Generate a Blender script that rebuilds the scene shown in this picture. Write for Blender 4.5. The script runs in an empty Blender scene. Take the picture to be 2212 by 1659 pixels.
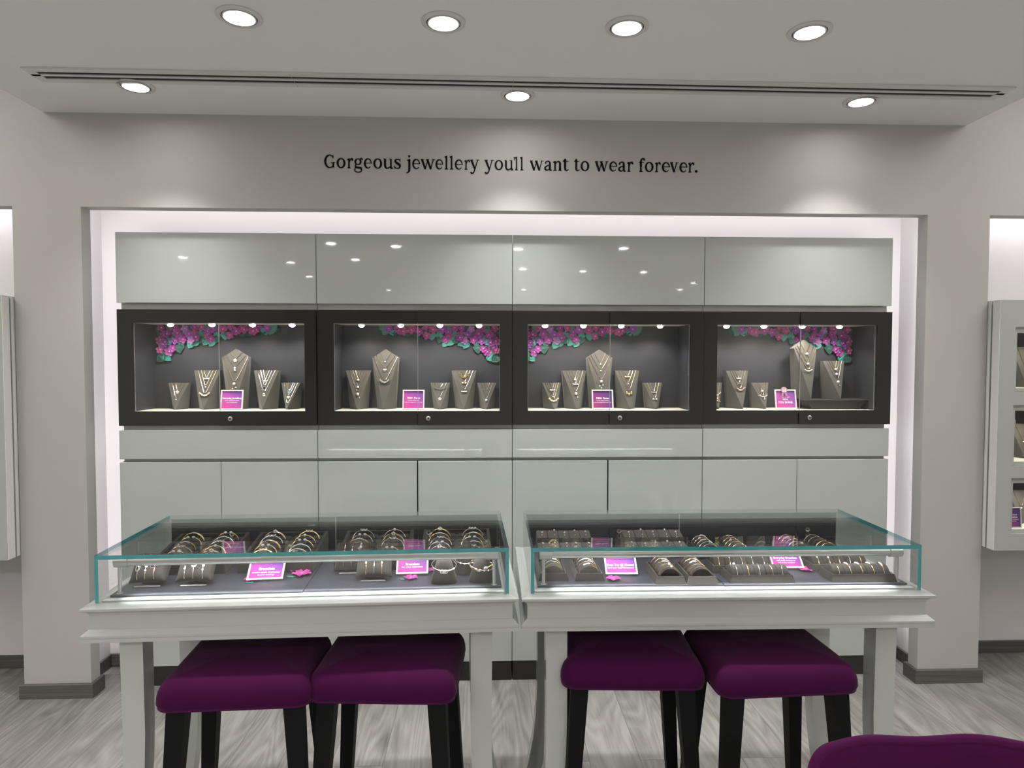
import bpy, bmesh, math, random
from mathutils import Vector, Matrix, Quaternion
random.seed(7)
# ------------------------------------------------------------------ light levels (watts) and exposure
PW_FRONT, PW_WALL, PW_SHOP = 19, 18, 62
LED_TOP, LED_SIDE, LED_NICHE = 1.7, .95, 1.1
COVE, PUCK_W, LEDB, EXPOSURE = 17, 1.5, .95, 1.15
C = bpy.context.scene.collection
PI = math.pi
W_, H_ = 2212, 1659
F_ = 1449.4358

# ------------------------------------------------------------------ camera
def _rot(ax, t):
    return Matrix.Rotation(t, 3, ax)
RC = _rot('Z', -0.0377) @ _rot('X', -0.0368) @ _rot('Y', -0.0012)
EYE = Vector((0, 0, 1.5))
def ray(u, v):
    return RC @ Vector(((u - W_/2)/F_, 1, -(v - H_/2)/F_))
def at(u, v, Y):
    d = ray(u, v); return EYE + d*(Y/d.y)
def atz(u, v, z):
    d = ray(u, v); return EYE + d*((z-1.5)/d.z)
cam = bpy.data.cameras.new('camera'); cam.sensor_width = 36; cam.sensor_fit = 'HORIZONTAL'
cam.lens = 36*F_/W_; cam.clip_start = 0.02; cam.clip_end = 60
camo = bpy.data.objects.new('camera', cam); C.objects.link(camo)
m3 = Matrix((RC.col[0], RC.col[2], -RC.col[1])).transposed()
camo.matrix_world = Matrix.Translation(EYE) @ m3.to_4x4()
bpy.context.scene.camera = camo

# ------------------------------------------------------------------ materials
def mat(name, col, rough=.5, metal=0, spec=.5, emit=None, es=0, sheen=0, coat=0, noise=None, bump=None):
    m = bpy.data.materials.new(name); m.use_nodes = True
    nt = m.node_tree; b = nt.nodes['Principled BSDF']
    b.inputs['Base Color'].default_value = (*col, 1)
    b.inputs['Roughness'].default_value = rough
    b.inputs['Metallic'].default_value = metal
    b.inputs['Specular IOR Level'].default_value = spec
    if sheen:
        b.inputs['Sheen Weight'].default_value = sheen; b.inputs['Sheen Roughness'].default_value = .4
    if coat:
        b.inputs['Coat Weight'].default_value = coat; b.inputs['Coat Roughness'].default_value = .015
    if emit:
        b.inputs['Emission Color'].default_value = (*emit, 1); b.inputs['Emission Strength'].default_value = es
    if noise or bump:
        tc = nt.nodes.new('ShaderNodeTexCoord'); nz = nt.nodes.new('ShaderNodeTexNoise')
        sc, amt = noise if noise else (bump[0], 0)
        nz.inputs['Scale'].default_value = sc; nz.inputs['Detail'].default_value = 5
        nt.links.new(tc.outputs['Object'], nz.inputs['Vector'])
        if noise:
            mx = nt.nodes.new('ShaderNodeMix'); mx.data_type = 'RGBA'
            mx.inputs['A'].default_value = (*[c*(1-amt) for c in col], 1)
            mx.inputs['B'].default_value = (*[min(1, c*(1+amt)) for c in col], 1)
            nt.links.new(nz.outputs['Fac'], mx.inputs['Factor'])
            nt.links.new(mx.outputs['Result'], b.inputs['Base Color'])
        if bump:
            bp = nt.nodes.new('ShaderNodeBump'); bp.inputs['Strength'].default_value = bump[1]
            bp.inputs['Distance'].default_value = .002
            nz2 = nt.nodes.new('ShaderNodeTexNoise'); nz2.inputs['Scale'].default_value = bump[0]
            nt.links.new(tc.outputs['Object'], nz2.inputs['Vector'])
            nt.links.new(nz2.outputs['Fac'], bp.inputs['Height']); nt.links.new(bp.outputs['Normal'], b.inputs['Normal'])
    return m

def thin_glass(name, tint, refl=1.0):
    """clear pane: transparent + mirror by the angle of view (Schlick), same from both faces"""
    m = bpy.data.materials.new(name); m.use_nodes = True
    nt = m.node_tree; N = nt.nodes; L = nt.links; N.clear()
    out = N.new('ShaderNodeOutputMaterial'); mix = N.new('ShaderNodeMixShader')
    tr = N.new('ShaderNodeBsdfTransparent'); tr.inputs[0].default_value = (*tint, 1)
    gl = N.new('ShaderNodeBsdfGlossy'); gl.inputs['Roughness'].default_value = 0.0
    ge = N.new('ShaderNodeNewGeometry')
    dot = N.new('ShaderNodeVectorMath'); dot.operation = 'DOT_PRODUCT'
    L.new(ge.outputs['Incoming'], dot.inputs[0]); L.new(ge.outputs['Normal'], dot.inputs[1])
    def mth(op, a, b=None):
        n = N.new('ShaderNodeMath'); n.operation = op
        if isinstance(a, (int, float)): n.inputs[0].default_value = a
        else: L.new(a, n.inputs[0])
        if b is not None:
            if isinstance(b, (int, float)): n.inputs[1].default_value = b
            else: L.new(b, n.inputs[1])
        return n.outputs[0]
    a = mth('ABSOLUTE', dot.outputs['Value']); k = mth('SUBTRACT', 1.0, a); p = mth('POWER', k, 5.0)
    q = mth('MULTIPLY', p, .96*refl); f = mth('ADD', q, .04*refl)
    L.new(f, mix.inputs[0]); L.new(tr.outputs[0], mix.inputs[1]); L.new(gl.outputs[0], mix.inputs[2])
    L.new(mix.outputs[0], out.inputs[0])
    return m

def floor_mat():
    m = bpy.data.materials.new('grey_oak_planks'); m.use_nodes = True
    nt = m.node_tree; N = nt.nodes; L = nt.links; b = N['Principled BSDF']
    tc = N.new('ShaderNodeTexCoord'); sp = N.new('ShaderNodeSeparateXYZ'); cb = N.new('ShaderNodeCombineXYZ')
    L.new(tc.outputs['Object'], sp.inputs[0]); L.new(sp.outputs['Y'], cb.inputs['X']); L.new(sp.outputs['X'], cb.inputs['Y'])
    br = N.new('ShaderNodeTexBrick'); L.new(cb.outputs[0], br.inputs['Vector'])
    br.offset = .37; br.offset_frequency = 2
    br.inputs['Color1'].default_value = (0, 0, 0, 1); br.inputs['Color2'].default_value = (1, 1, 1, 1)
    br.inputs['Mortar'].default_value = (.5, .5, .5, 1)
    br.inputs['Scale'].default_value = 1; br.inputs['Brick Width'].default_value = 1.22; br.inputs['Row Height'].default_value = .192
    br.inputs['Mortar Size'].default_value = .0012; br.inputs['Mortar Smooth'].default_value = .3; br.inputs['Bias'].default_value = 0
    # plank id offset shifts the grain from plank to plank
    ad = N.new('ShaderNodeVectorMath'); ad.operation = 'ADD'
    sc = N.new('ShaderNodeVectorMath'); sc.operation = 'SCALE'; sc.inputs['Scale'].default_value = 7.3
    L.new(br.outputs['Color'], sc.inputs[0]); L.new(tc.outputs['Object'], ad.inputs[0]); L.new(sc.outputs[0], ad.inputs[1])
    mp = N.new('ShaderNodeMapping'); mp.inputs['Scale'].default_value = (5.5, 1.0, 1); L.new(ad.outputs[0], mp.inputs[0])
    n1 = N.new('ShaderNodeTexNoise'); n1.inputs['Scale'].default_value = 1.6; n1.inputs['Detail'].default_value = 6; n1.inputs['Distortion'].default_value = 1.1
    L.new(mp.outputs[0], n1.inputs['Vector'])
    # contour-like rings out of the smooth noise = cathedral grain
    n0 = N.new('ShaderNodeTexNoise'); n0.inputs['Scale'].default_value = .9; n0.inputs['Detail'].default_value = 1.5; n0.inputs['Distortion'].default_value = .5
    mp0 = N.new('ShaderNodeMapping'); mp0.inputs['Scale'].default_value = (6, 1.0, 1); L.new(ad.outputs[0], mp0.inputs[0]); L.new(mp0.outputs[0], n0.inputs['Vector'])
    mu = N.new('ShaderNodeMath'); mu.operation = 'MULTIPLY'; mu.inputs[1].default_value = 16; L.new(n0.outputs['Fac'], mu.inputs[0])
    fr = N.new('ShaderNodeMath'); fr.operation = 'PINGPONG'; fr.inputs[1].default_value = .5; L.new(mu.outputs[0], fr.inputs[0])
    mp2 = N.new('ShaderNodeMapping'); mp2.inputs['Scale'].default_value = (130, 7, 1); L.new(ad.outputs[0], mp2.inputs[0])
    n2 = N.new('ShaderNodeTexNoise'); n2.inputs['Scale'].default_value = 1; n2.inputs['Detail'].default_value = 3; L.new(mp2.outputs[0], n2.inputs['Vector'])
    # dark knots
    mp3 = N.new('ShaderNodeMapping'); mp3.inputs['Scale'].default_value = (3.2, 1.5, 1); L.new(ad.outputs[0], mp3.inputs[0])
    vo = N.new('ShaderNodeTexVoronoi'); vo.inputs['Scale'].default_value = .9; L.new(mp3.outputs[0], vo.inputs['Vector'])
    kn = N.new('ShaderNodeMapRange'); kn.inputs['From Min'].default_value = 0; kn.inputs['From Max'].default_value = .17; kn.inputs['To Min'].default_value = .55; kn.inputs['To Max'].default_value = 1
    L.new(vo.outputs['Distance'], kn.inputs['Value'])
    def mth(op, a, b):
        n = N.new('ShaderNodeMath'); n.operation = op
        for i, x in enumerate((a, b)):
            if isinstance(x, (int, float)): n.inputs[i].default_value = x
            else: L.new(x, n.inputs[i])
        return n.outputs[0]
    v = mth('ADD', mth('MULTIPLY', n1.outputs['Fac'], .8), mth('MULTIPLY', n2.outputs['Fac'], .34))
    v = mth('ADD', v, mth('MULTIPLY', fr.outputs[0], .40))
    spc = N.new('ShaderNodeSeparateColor'); L.new(br.outputs['Color'], spc.inputs[0])
    v = mth('ADD', v, mth('MULTIPLY', spc.outputs[0], .18)); v = mth('MULTIPLY', v, kn.outputs[0])
    rp = N.new('ShaderNodeValToRGB'); e = rp.color_ramp.elements
    e[0].position = .34; e[0].color = (.105, .099, .094, 1); e[1].position = 1.0; e[1].color = (.37, .358, .342, 1)
    k = rp.color_ramp.elements.new(.68); k.color = (.235, .226, .214, 1)
    L.new(v, rp.inputs[0])
    mx = N.new('ShaderNodeMix'); mx.data_type = 'RGBA'; mx.inputs['B'].default_value = (.08, .075, .07, 1)
    ms = mth('MULTIPLY', br.outputs['Fac'], .8)
    L.new(rp.outputs[0], mx.inputs['A']); L.new(ms, mx.inputs['Factor'])
    L.new(mx.outputs['Result'], b.inputs['Base Color'])
    b.inputs['Roughness'].default_value = .42
    bp = N.new('ShaderNodeBump'); bp.inputs['Strength'].default_value = .15; bp.inputs['Distance'].default_value = .002
    L.new(v, bp.inputs['Height']); L.new(bp.outputs['Normal'], b.inputs['Normal'])
    return m

def grain_mat(name, c0, c1, scale=(2, 60, 60)):
    m = bpy.data.materials.new(name); m.use_nodes = True
    nt = m.node_tree; N = nt.nodes; L = nt.links; b = N['Principled BSDF']
    tc = N.new('ShaderNodeTexCoord'); mp = N.new('ShaderNodeMapping'); mp.inputs['Scale'].default_value = scale
    nz = N.new('ShaderNodeTexNoise'); nz.inputs['Scale'].default_value = 1.5; nz.inputs['Detail'].default_value = 5
    L.new(tc.outputs['Object'], mp.inputs[0]); L.new(mp.outputs[0], nz.inputs['Vector'])
    rp = N.new('ShaderNodeValToRGB'); e = rp.color_ramp.elements
    e[0].position = .3; e[0].color = (*c0, 1); e[1].position = .75; e[1].color = (*c1, 1)
    L.new(nz.outputs['Fac'], rp.inputs[0]); L.new(rp.outputs[0], b.inputs['Base Color'])
    b.inputs['Roughness'].default_value = .45
    return m

def gradient_mat(name, c00, c10, c01, c11):
    """printed card: four corner colours blended over the card's own width and height"""
    m = bpy.data.materials.new(name); m.use_nodes = True
    nt = m.node_tree; N = nt.nodes; L = nt.links; b = N['Principled BSDF']
    tc = N.new('ShaderNodeTexCoord'); sp = N.new('ShaderNodeSeparateXYZ'); L.new(tc.outputs['Generated'], sp.inputs[0])
    def mix(f, a, c):
        n = N.new('ShaderNodeMix'); n.data_type = 'RGBA'
        L.new(f, n.inputs['Factor'])
        for s, x in (('A', a), ('B', c)):
            if isinstance(x, tuple): n.inputs[s].default_value = (*x, 1)
            else: L.new(x, n.inputs[s])
        return n.outputs['Result']
    r = mix(sp.outputs['Z'], mix(sp.outputs['X'], c00, c10), mix(sp.outputs['X'], c01, c11))
    L.new(r, b.inputs['Base Color']); b.inputs['Roughness'].default_value = .35
    return m

M = dict(
    wall=mat('wall_paint', (.505, .488, .472), .75, noise=(1.3, .025)),
    niche=mat('niche_paint', (.80, .775, .785), .8, noise=(1.5, .015)),
    ceil=mat('ceiling_paint', (.89, .89, .86), .85, noise=(1.1, .02)),
    floor=floor_mat(),
    base=grain_mat('grey_wood_skirting', (.075, .07, .064), (.15, .142, .13)),
    lacq=mat('grey_gloss_lacquer', (.50, .535, .515), .045, spec=.6, coat=.6, noise=(.9, .015)),
    white=mat('white_gloss_lacquer', (.47, .49, .468), .22, coat=.4, noise=(.8, .01)),
    alu=mat('brushed_channel', (.44, .45, .435), .4, metal=.15, noise=(14, .08)),
    seam=mat('dark_gap', (.03, .03, .03), .7, noise=(8, .1)),
    black=mat('black_frame_glass', (.021, .0208, .0205), .2, spec=.5, noise=(4, .06)),
    toe=mat('black_toe_kick', (.018, .018, .018), .5, noise=(9, .1)),
    slate=mat('slate_back', (.029, .030, .040), .6, noise=(2.5, .12)),
    shelf=mat('cream_shelf', (.80, .775, .68), .6, noise=(5, .03)),
    suede=mat('olive_suede', (.100, .093, .082), .95, sheen=.2, noise=(30, .16)),
    suede2=mat('charcoal_suede', (.036, .032, .027), .95, sheen=.12, noise=(30, .16)),
    mat_=mat('slate_mat', (.05, .052, .066), .38, noise=(16, .08)),
    gold=mat('polished_gold', (.95, .72, .40), .22, metal=1, noise=(90, .05)),
    rose=mat('rose_gold', (.95, .68, .56), .22, metal=1, noise=(90, .05)),
    silver=mat('bright_silver', (.92, .91, .88), .18, metal=1, noise=(90, .04)),
    gem=mat('white_stone', (.92, .91, .90), .06, spec=.9, coat=1, noise=(200, .06)),
    blue=mat('pale_blue_stone', (.38, .62, .82), .06, spec=.9, coat=1, noise=(200, .06)),
    pink=mat('pink_stone', (.85, .45, .45), .08, spec=.9, coat=1, noise=(200, .06)),
    lock=mat('lock_steel', (.55, .55, .53), .3, metal=1, noise=(60, .06)),
    lockd=mat('keyhole_black', (.01, .01, .01), .5, noise=(60, .05)),
    tube=mat('satin_aluminium', (.60, .61, .60), .34, metal=.75, noise=(30, .04)),
    velvet=mat('plum_velvet', (.052, .003, .040), .85, spec=.1, sheen=.07, noise=(22, .14)),
    velvet2=mat('plum_velvet_piping', (.066, .005, .050), .8, spec=.1, sheen=.07, noise=(22, .1)),
    ebony=mat('black_stained_wood', (.0035, .0035, .004), .6, spec=.18, noise=(30, .2)),
    ink=mat('black_vinyl', (.007, .006, .008), .6, spec=.15, noise=(10, .05)),
    frame=mat('white_card_frame', (.66, .64, .66), .35, noise=(20, .01)),
    print=mat('white_print', (.95, .86, .94), .5, noise=(50, .01)),
    rosette=mat('dusty_pink_rosette', (.46, .21, .30), .6, noise=(60, .12)),
    fl1=mat('magenta_petals', (.27, .035, .235), .55, noise=(70, .3)),
    fl2=mat('orchid_petals', (.25, .05, .31), .55, noise=(70, .3)),
    fl3=mat('rose_petals', (.33, .05, .19), .55, noise=(70, .3)),
    fl4=mat('lilac_petals', (.33, .16, .40), .55, noise=(70, .25)),
    flc=mat('pale_pink_centre', (.58, .20, .44), .5, noise=(80, .1)),
    fpk=mat('hot_pink_paper', (.46, .05, .30), .5, noise=(80, .15)),
    lf1=mat('teal_leaf', (.05, .28, .235), .55, noise=(60, .2)),
    lf2=mat('deep_green_leaf', (.012, .075, .062), .6, noise=(60, .25)),
    lf3=mat('dusty_teal_leaf', (.06, .17, .15), .6, noise=(60, .25)),
    acryl=mat('clear_acrylic_strip', (.30, .30, .30), .12, spec=.8, noise=(40, .03)),
    slot=mat('diffuser_slot_black', (.012, .012, .012), .7, noise=(20, .1)),
    trim=mat('white_light_trim', (.72, .72, .70), .4, noise=(30, .02)),
    lens=mat('lit_lens', (1, 1, 1), .5, emit=(1, .98, .95), es=26, noise=(30, .01)),
    sidelit=mat('lit_side_white', (.88, .87, .85), .5, noise=(6, .01)),  # showcase sides: light falling on them is put into this paler white
    puck=mat('lit_puck_lens', (1, 1, 1), .5, emit=(1, .96, .88), es=22, noise=(30, .01)),
    ledl=mat('lit_strip_lens', (1, 1, 1), .5, emit=(1, .97, .96), es=30, noise=(30, .01)),
    pane=thin_glass('clear_pane', (.975, .985, .98)),
    ctop=thin_glass('counter_glass', (.972, .980, .977), 1.2),
    gedge=mat('teal_glass_edge', (.055, .34, .355), .12, spec=.8, noise=(25, .25)),
    carda=gradient_mat('pink_violet_card', (.62, .045, .27), (.40, .06, .34), (.46, .08, .44), (.12, .055, .36)),
    cardb=gradient_mat('plum_card', (.42, .03, .16), (.12, .02, .20), (.20, .03, .24), (.04, .03, .16)),
)

# ------------------------------------------------------------------ mesh kit
class MB:
    def __init__(self): self.v = []; self.f = []; self.m = []
    def add(self, vs, fs, mi=0, T=None):
        o = len(self.v)
        self.v += [tuple(T @ Vector(p)) if T is not None else tuple(p) for p in vs]
        self.f += [tuple(i+o for i in f) for f in fs]; self.m += [mi]*len(fs); return self
    def box(self, x0, x1, y0, y1, z0, z1, mi=0, T=None):
        if x0 > x1: x0, x1 = x1, x0
        vs = [(x, y, z) for z in (z0, z1) for y in (y0, y1) for x in (x0, x1)]
        return self.add(vs, [(0, 2, 3, 1), (4, 5, 7, 6), (0, 1, 5, 4), (2, 6, 7, 3), (0, 4, 6, 2), (1, 3, 7, 5)], mi, T)
    def bbox(self, x0, x1, y0, y1, z0, z1, r=.003, seg=2, mi=0, T=None):
        bm = bmesh.new(); bmesh.ops.create_cube(bm, size=1)
        for v in bm.verts: v.co = Vector(((x0+x1)/2+v.co.x*(x1-x0), (y0+y1)/2+v.co.y*(y1-y0), (z0+z1)/2+v.co.z*(z1-z0)))
        bmesh.ops.bevel(bm, geom=bm.edges[:], offset=r, segments=seg, affect='EDGES', profile=.5)
        bm.verts.index_update()
        vs = [v.co.copy() for v in bm.verts]; fs = [[v.index for v in f.verts] for f in bm.faces]; bm.free()
        return self.add(vs, fs, mi, T)
    def prism(self, poly, a, b, ax='y', mi=0, T=None):
        """poly (p,q) extruded along ax from a to b. y: p=x q=z, z: p=x q=y, x: p=y q=z"""
        def P(p, q, h): return (p, h, q) if ax == 'y' else (p, q, h) if ax == 'z' else (h, p, q)
        n = len(poly); vs = [P(p, q, a) for p, q in poly]+[P(p, q, b) for p, q in poly]
        fs = [tuple(range(n)), tuple(range(2*n-1, n-1, -1))]+[(i, i+n, (i+1) % n+n, (i+1) % n) for i in range(n)]
        return self.add(vs, fs, mi, T)
    def tube(self, pts, r, n=6, mi=0, T=None, closed=False):
        pts = [Vector(p) for p in pts]; k = len(pts); vs = []
        up = None
        for i, p in enumerate(pts):
            a = pts[(i-1) % k] if closed or i > 0 else p; b = pts[(i+1) % k] if closed or i < k-1 else p
            d = (b-a).normalized()
            if up is None:
                up = Vector((0, 0, 1)) if abs(d.z) < .9 else Vector((0, 1, 0))
            u = d.cross(up)
            if u.length < 1e-5: u = d.orthogonal()
            u.normalize(); w = u.cross(d).normalized(); up = w
            rr = r[i] if isinstance(r, (list, tuple)) else r
            for j in range(n):
                t = 2*PI*j/n; vs.append(p+u*(math.cos(t)*rr)+w*(math.sin(t)*rr))
        fs = []
        for i in range(k if closed else k-1):
            for j in range(n):
                a, b = i*n+j, i*n+(j+1) % n; c, d = ((i+1) % k)*n+(j+1) % n, ((i+1) % k)*n+j
                fs.append((a, b, c, d))
        if not closed: fs += [tuple(range(n-1, -1, -1)), tuple(range((k-1)*n, k*n))]
        return self.add(vs, fs, mi, T)
    def lathe(self, prof, n=24, mi=0, T=None, caps=True):
        vs = [(r*math.cos(2*PI*j/n), r*math.sin(2*PI*j/n), z) for r, z in prof for j in range(n)]
        fs = [(i*n+j, i*n+(j+1) % n, (i+1)*n+(j+1) % n, (i+1)*n+j) for i in range(len(prof)-1) for j in range(n)]
        if caps: fs += [tuple(range(n-1, -1, -1)), tuple(range((len(prof)-1)*n, len(prof)*n))]
        return self.add(vs, fs, mi, T)
    def ball(self, c, r, n=10, mi=0, sq=(1, 1, 1), T=None):
        k = max(4, n//2); vs = [(c[0], c[1], c[2]-r*sq[2])]
        for i in range(1, k):
            t = -PI/2+PI*i/k
            vs += [(c[0]+r*sq[0]*math.cos(t)*math.cos(2*PI*j/n), c[1]+r*sq[1]*math.cos(t)*math.sin(2*PI*j/n), c[2]+r*sq[2]*math.sin(t)) for j in range(n)]
        vs.append((c[0], c[1], c[2]+r*sq[2])); L = len(vs)-1; fs = [(0, 1+(j+1) % n, 1+j) for j in range(n)]
        for i in range(k-2): fs += [(1+i*n+j, 1+i*n+(j+1) % n, 1+(i+1)*n+(j+1) % n, 1+(i+1)*n+j) for j in range(n)]
        fs += [(L, 1+(k-2)*n+j, 1+(k-2)*n+(j+1) % n) for j in range(n)]
        return self.add(vs, fs, mi, T)
    def frame(self, x0, x1, z0, z1, ox0, ox1, oz0, oz1, y0, y1, mi=0, T=None):
        """rectangular frame in the xz plane with opening ox/oz, between depths y0 and y1"""
        vs = []
        for y in (y0, y1):
            vs += [(x0, y, z0), (x1, y, z0), (x1, y, z1), (x0, y, z1), (ox0, y, oz0), (ox1, y, oz0), (ox1, y, oz1), (ox0, y, oz1)]
        fs = []
        for i in range(4):
            j = (i+1) % 4
            fs += [(i, j, 4+j, 4+i), (8+j, 8+i, 12+i, 12+j), (j, i, 8+i, 8+j), (4+i, 4+j, 12+j, 12+i)]
        return self.add(vs, fs, mi, T)
    def sweep(self, secs, mi=0, T=None):
        """secs: (x,y,z,wx,wy) rectangles stacked along z"""
        vs = []
        for x, y, z, wx, wy in secs: vs += [(x-wx/2, y-wy/2, z), (x+wx/2, y-wy/2, z), (x+wx/2, y+wy/2, z), (x-wx/2, y+wy/2, z)]
        n = len(secs); fs = [(3, 2, 1, 0), tuple(range(4*n-4, 4*n))]
        for i in range(n-1):
            for j in range(4): a = 4*i; fs.append((a+j, a+(j+1) % 4, a+4+(j+1) % 4, a+4+j))
        return self.add(vs, fs, mi, T)
    def ringprof(self, x0, x1, y0, y1, prof, mi=0):
        """moulding: profile (out,z) carried round a rectangle with mitred corners"""
        vs = []
        for o, z in prof: vs += [(x0-o, y0-o, z), (x1+o, y0-o, z), (x1+o, y1+o, z), (x0-o, y1+o, z)]
        n = len(prof); fs = []
        for i in range(n-1):
            for j in range(4): a = 4*i; fs.append((a+(j+1) % 4, a+j, a+4+j, a+4+(j+1) % 4))
        fs += [(0, 1, 2, 3), tuple(range(4*n-1, 4*n-5, -1))]
        return self.add(vs, fs, mi)
    def mesh(self, name, mats, smooth=False, ang=40):
        me = bpy.data.meshes.new(name); me.from_pydata([tuple(p) for p in self.v], [], self.f)
        for x in (mats if isinstance(mats, (list, tuple)) else [mats]): me.materials.append(x)
        for p, mi in zip(me.polygons, self.m): p.material_index = mi; p.use_smooth = smooth
        bm = bmesh.new(); bm.from_mesh(me); bmesh.ops.recalc_face_normals(bm, faces=bm.faces[:]); bm.to_mesh(me); bm.free()
        if smooth: me.set_sharp_from_angle(angle=math.radians(ang))
        me.update(); return me
    def build(self, name, mats, parent=None, smooth=False, ang=40, loc=None, rot=None):
        return put(name, self.mesh(name, mats, smooth, ang), parent, loc, rot)

def put(name, me, parent=None, loc=None, rot=None):
    o = bpy.data.objects.new(name, me); C.objects.link(o)
    if parent: o.parent = parent
    if loc is not None: o.location = loc
    if rot is not None: o.rotation_euler = rot
    return o
def tag(o, label, cat, group=None):
    o['label'] = label; o['category'] = cat
    if group: o['group'] = group
    return o
def thing(name, label, cat, loc=(0, 0, 0), rot=(0, 0, 0), group=None):
    o = bpy.data.objects.new(name, None); o.empty_display_size = .05; C.objects.link(o)
    o.location = loc; o.rotation_euler = rot
    return tag(o, label, cat, group)
def struct(o): o['kind'] = 'structure'; return o
def lamp(kind, parent, loc, power, col=(1, 1, 1), rot=(0, 0, 0), **kw):
    l = bpy.data.lights.new('lamp', kind); l.energy = power; l.color = col
    for k, v in kw.items(): setattr(l, k, v)
    o = bpy.data.objects.new('lamp', l); C.objects.link(o); o.location = loc; o.rotation_euler = rot
    if parent: o.parent = parent
    return o
def text_mesh(s, size, mats, name='lettering', parent=None, loc=(0, 0, 0), rot=(PI/2, 0, 0), bold=0., align='CENTER', depth=.0002):
    cu = bpy.data.curves.new('txt', 'FONT'); cu.body = s; cu.size = size; cu.align_x = align; cu.align_y = 'CENTER'
    cu.extrude = depth; cu.offset = bold; cu.resolution_u = 2
    t = bpy.data.objects.new('txt', cu); C.objects.link(t)
    me = bpy.data.meshes.new_from_object(t.evaluated_get(bpy.context.evaluated_depsgraph_get()))
    bpy.data.objects.remove(t); me.materials.clear(); me.materials.append(mats)
    return put(name, me, parent, loc, rot)

# ------------------------------------------------------------------ the room
P, Q, NB = 2.994, 3.085, 3.30          # pier plane, cabinet fronts, niche back wall
LIP = .068
XA, XB, XC, XD = -1.753, 1.998, -2.042, 2.288
NT, ZC, XE, XG = 2.157, 2.558, -1.904, 2.166
XL, XR, YB = -3.7, 3.9, -6.5
ZU = 2.93
struct(MB().box(XL, XR, YB, NB+.1, -.08, 0).build('floor', M['floor']))
w = MB()
w.box(XL, XR, P, P+LIP, NT, ZU); w.box(XC, XA, P, P+LIP, 0, NT); w.box(XB, XD, P, P+LIP, 0, NT)
struct(w.build('wall_back', M['wall']))
w = MB().box(XL, XR, NB, NB+.06, 0, 2.4)
w.box(-1.96, -1.838, P+LIP, NB, 0, 2.4); w.box(2.066, 2.20, P+LIP, NB, 0, 2.4)
struct(w.build('wall_niche', M['niche']))
struct(MB().box(XL, XR, P+LIP, NB, 2.33, 2.4).build('ceiling_niche', M['niche']))
struct(MB().box(XL-.08, XL, YB, NB+.06, 0, ZU).build('wall_left', M['wall']))
struct(MB().box(XR, XR+.08, YB, NB+.06, 0, ZU).build('wall_right', M['wall']))
struct(MB().box(XL, XR, YB-.08, YB, 0, ZU).build('wall_front', M['wall']))
w = MB().box(XE, XG, -.6, P, ZC, ZU).box(XL, XR, YB, -.6, ZC, ZU)
struct(w.build('ceiling', M['ceil']))
struct(MB().box(XL-.08, XR+.08, YB, NB+.06, ZU, ZU+.06).build('ceiling_upper', M['ceil']))
# skirting boards
def skirt(name, x0, x1, y0, y1): struct(MB().bbox(x0, x1, y0, y1, 0, .062, .003).build(name, M['base']))
t = .014
SKP = [(-.002, .0002), (t, .0002), (t, .061), (t-.002, .064), (-.002, .064)]
struct(MB().ringprof(XC, XA, P, P+LIP, SKP).build('baseboard_pier_left', M['base']))
struct(MB().ringprof(XB, XD, P, P+LIP, SKP).build('baseboard_pier_right', M['base']))
skirt('baseboard_niche_left', -1.838, -1.826, P+LIP+.001, NB-.012); skirt('baseboard_niche_right', 2.054, 2.066, P+LIP+.001, NB-.012)
skirt('baseboard_back', -1.838, 2.066, NB-.012, NB); skirt('baseboard_left', XL, -1.96, NB-.012, NB); skirt('baseboard_right', 2.20, XR, NB-.012, NB)

# ------------------------------------------------------------------ lettering on the wall
def cr(pts, n=7):
    """smooth a pen path of (x, y, width)"""
    out = []; k = len(pts)
    for i in range(k-1):
        p0, p1, p2, p3 = pts[max(i-1, 0)], pts[i], pts[i+1], pts[min(i+2, k-1)]
        for j in range(n):
            t = j/n
            out.append(tuple(.5*((2*b)+(c-a)*t+(2*a-5*b+4*c-d)*t*t+(3*b-a-3*c+d)*t**3) for a, b, c, d in zip(p0, p1, p2, p3)))
    out.append(pts[-1]); return out
def pen(pts, sm=True):
    pts = [(x, y, w*1.22+.008) for x, y, w in pts]; p = cr(pts) if sm and len(pts) > 2 else pts
    L, R = [], []
    for i, (x, y, w) in enumerate(p):
        a, b = p[max(i-1, 0)], p[min(i+1, len(p)-1)]
        dx, dy = b[0]-a[0], b[1]-a[1]; d = math.hypot(dx, dy) or 1
        nx, ny = -dy/d*w/2, dx/d*w/2; L.append((x+nx, y+ny)); R.append((x-nx, y-ny))
    return [[L[i], L[i+1], R[i+1], R[i]] for i in range(len(p)-1)]
def arc(cx, cy, rx, ry, a0, a1, wf, n=28):
    pts = []
    for i in range(n+1):
        t = math.radians(a0+(a1-a0)*i/n); pts.append((cx+rx*math.cos(t), cy+ry*math.sin(t), wf(t)))
    return pen(pts, False)
def rect(x0, x1, y0, y1): return [[(x0, y0), (x1, y0), (x1, y1), (x0, y1)]]
def disc(cx, cy, r): return [[(cx+r*math.cos(2*PI*i/16), cy+r*math.sin(2*PI*i/16)) for i in range(16)]]
oval = lambda th, tn: (lambda t: tn+(th-tn)*abs(math.cos(t))**1.3)
X = .76
def stem(x, w, y0, y1, foot=True, flag=True):
    s = rect(x-w/2, x+w/2, y0, y1)
    if foot: s += [[(x-w/2-.09, y0), (x+w/2+.09, y0), (x+w/2+.09, y0+.035), (x+w/2, y0+.075), (x-w/2, y0+.075), (x-w/2-.09, y0+.035)]]
    if flag: s += [[(x-w/2-.10, y1-.10), (x-w/2, y1-.15), (x+w/2, y1-.02), (x+w/2, y1+.02), (x-w/2-.10, y1-.05)]]
    return s
def cap(x0, x1, y): return [[(x0, y-.045), (x1, y-.045), (x1, y), (x0, y)]]
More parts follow.
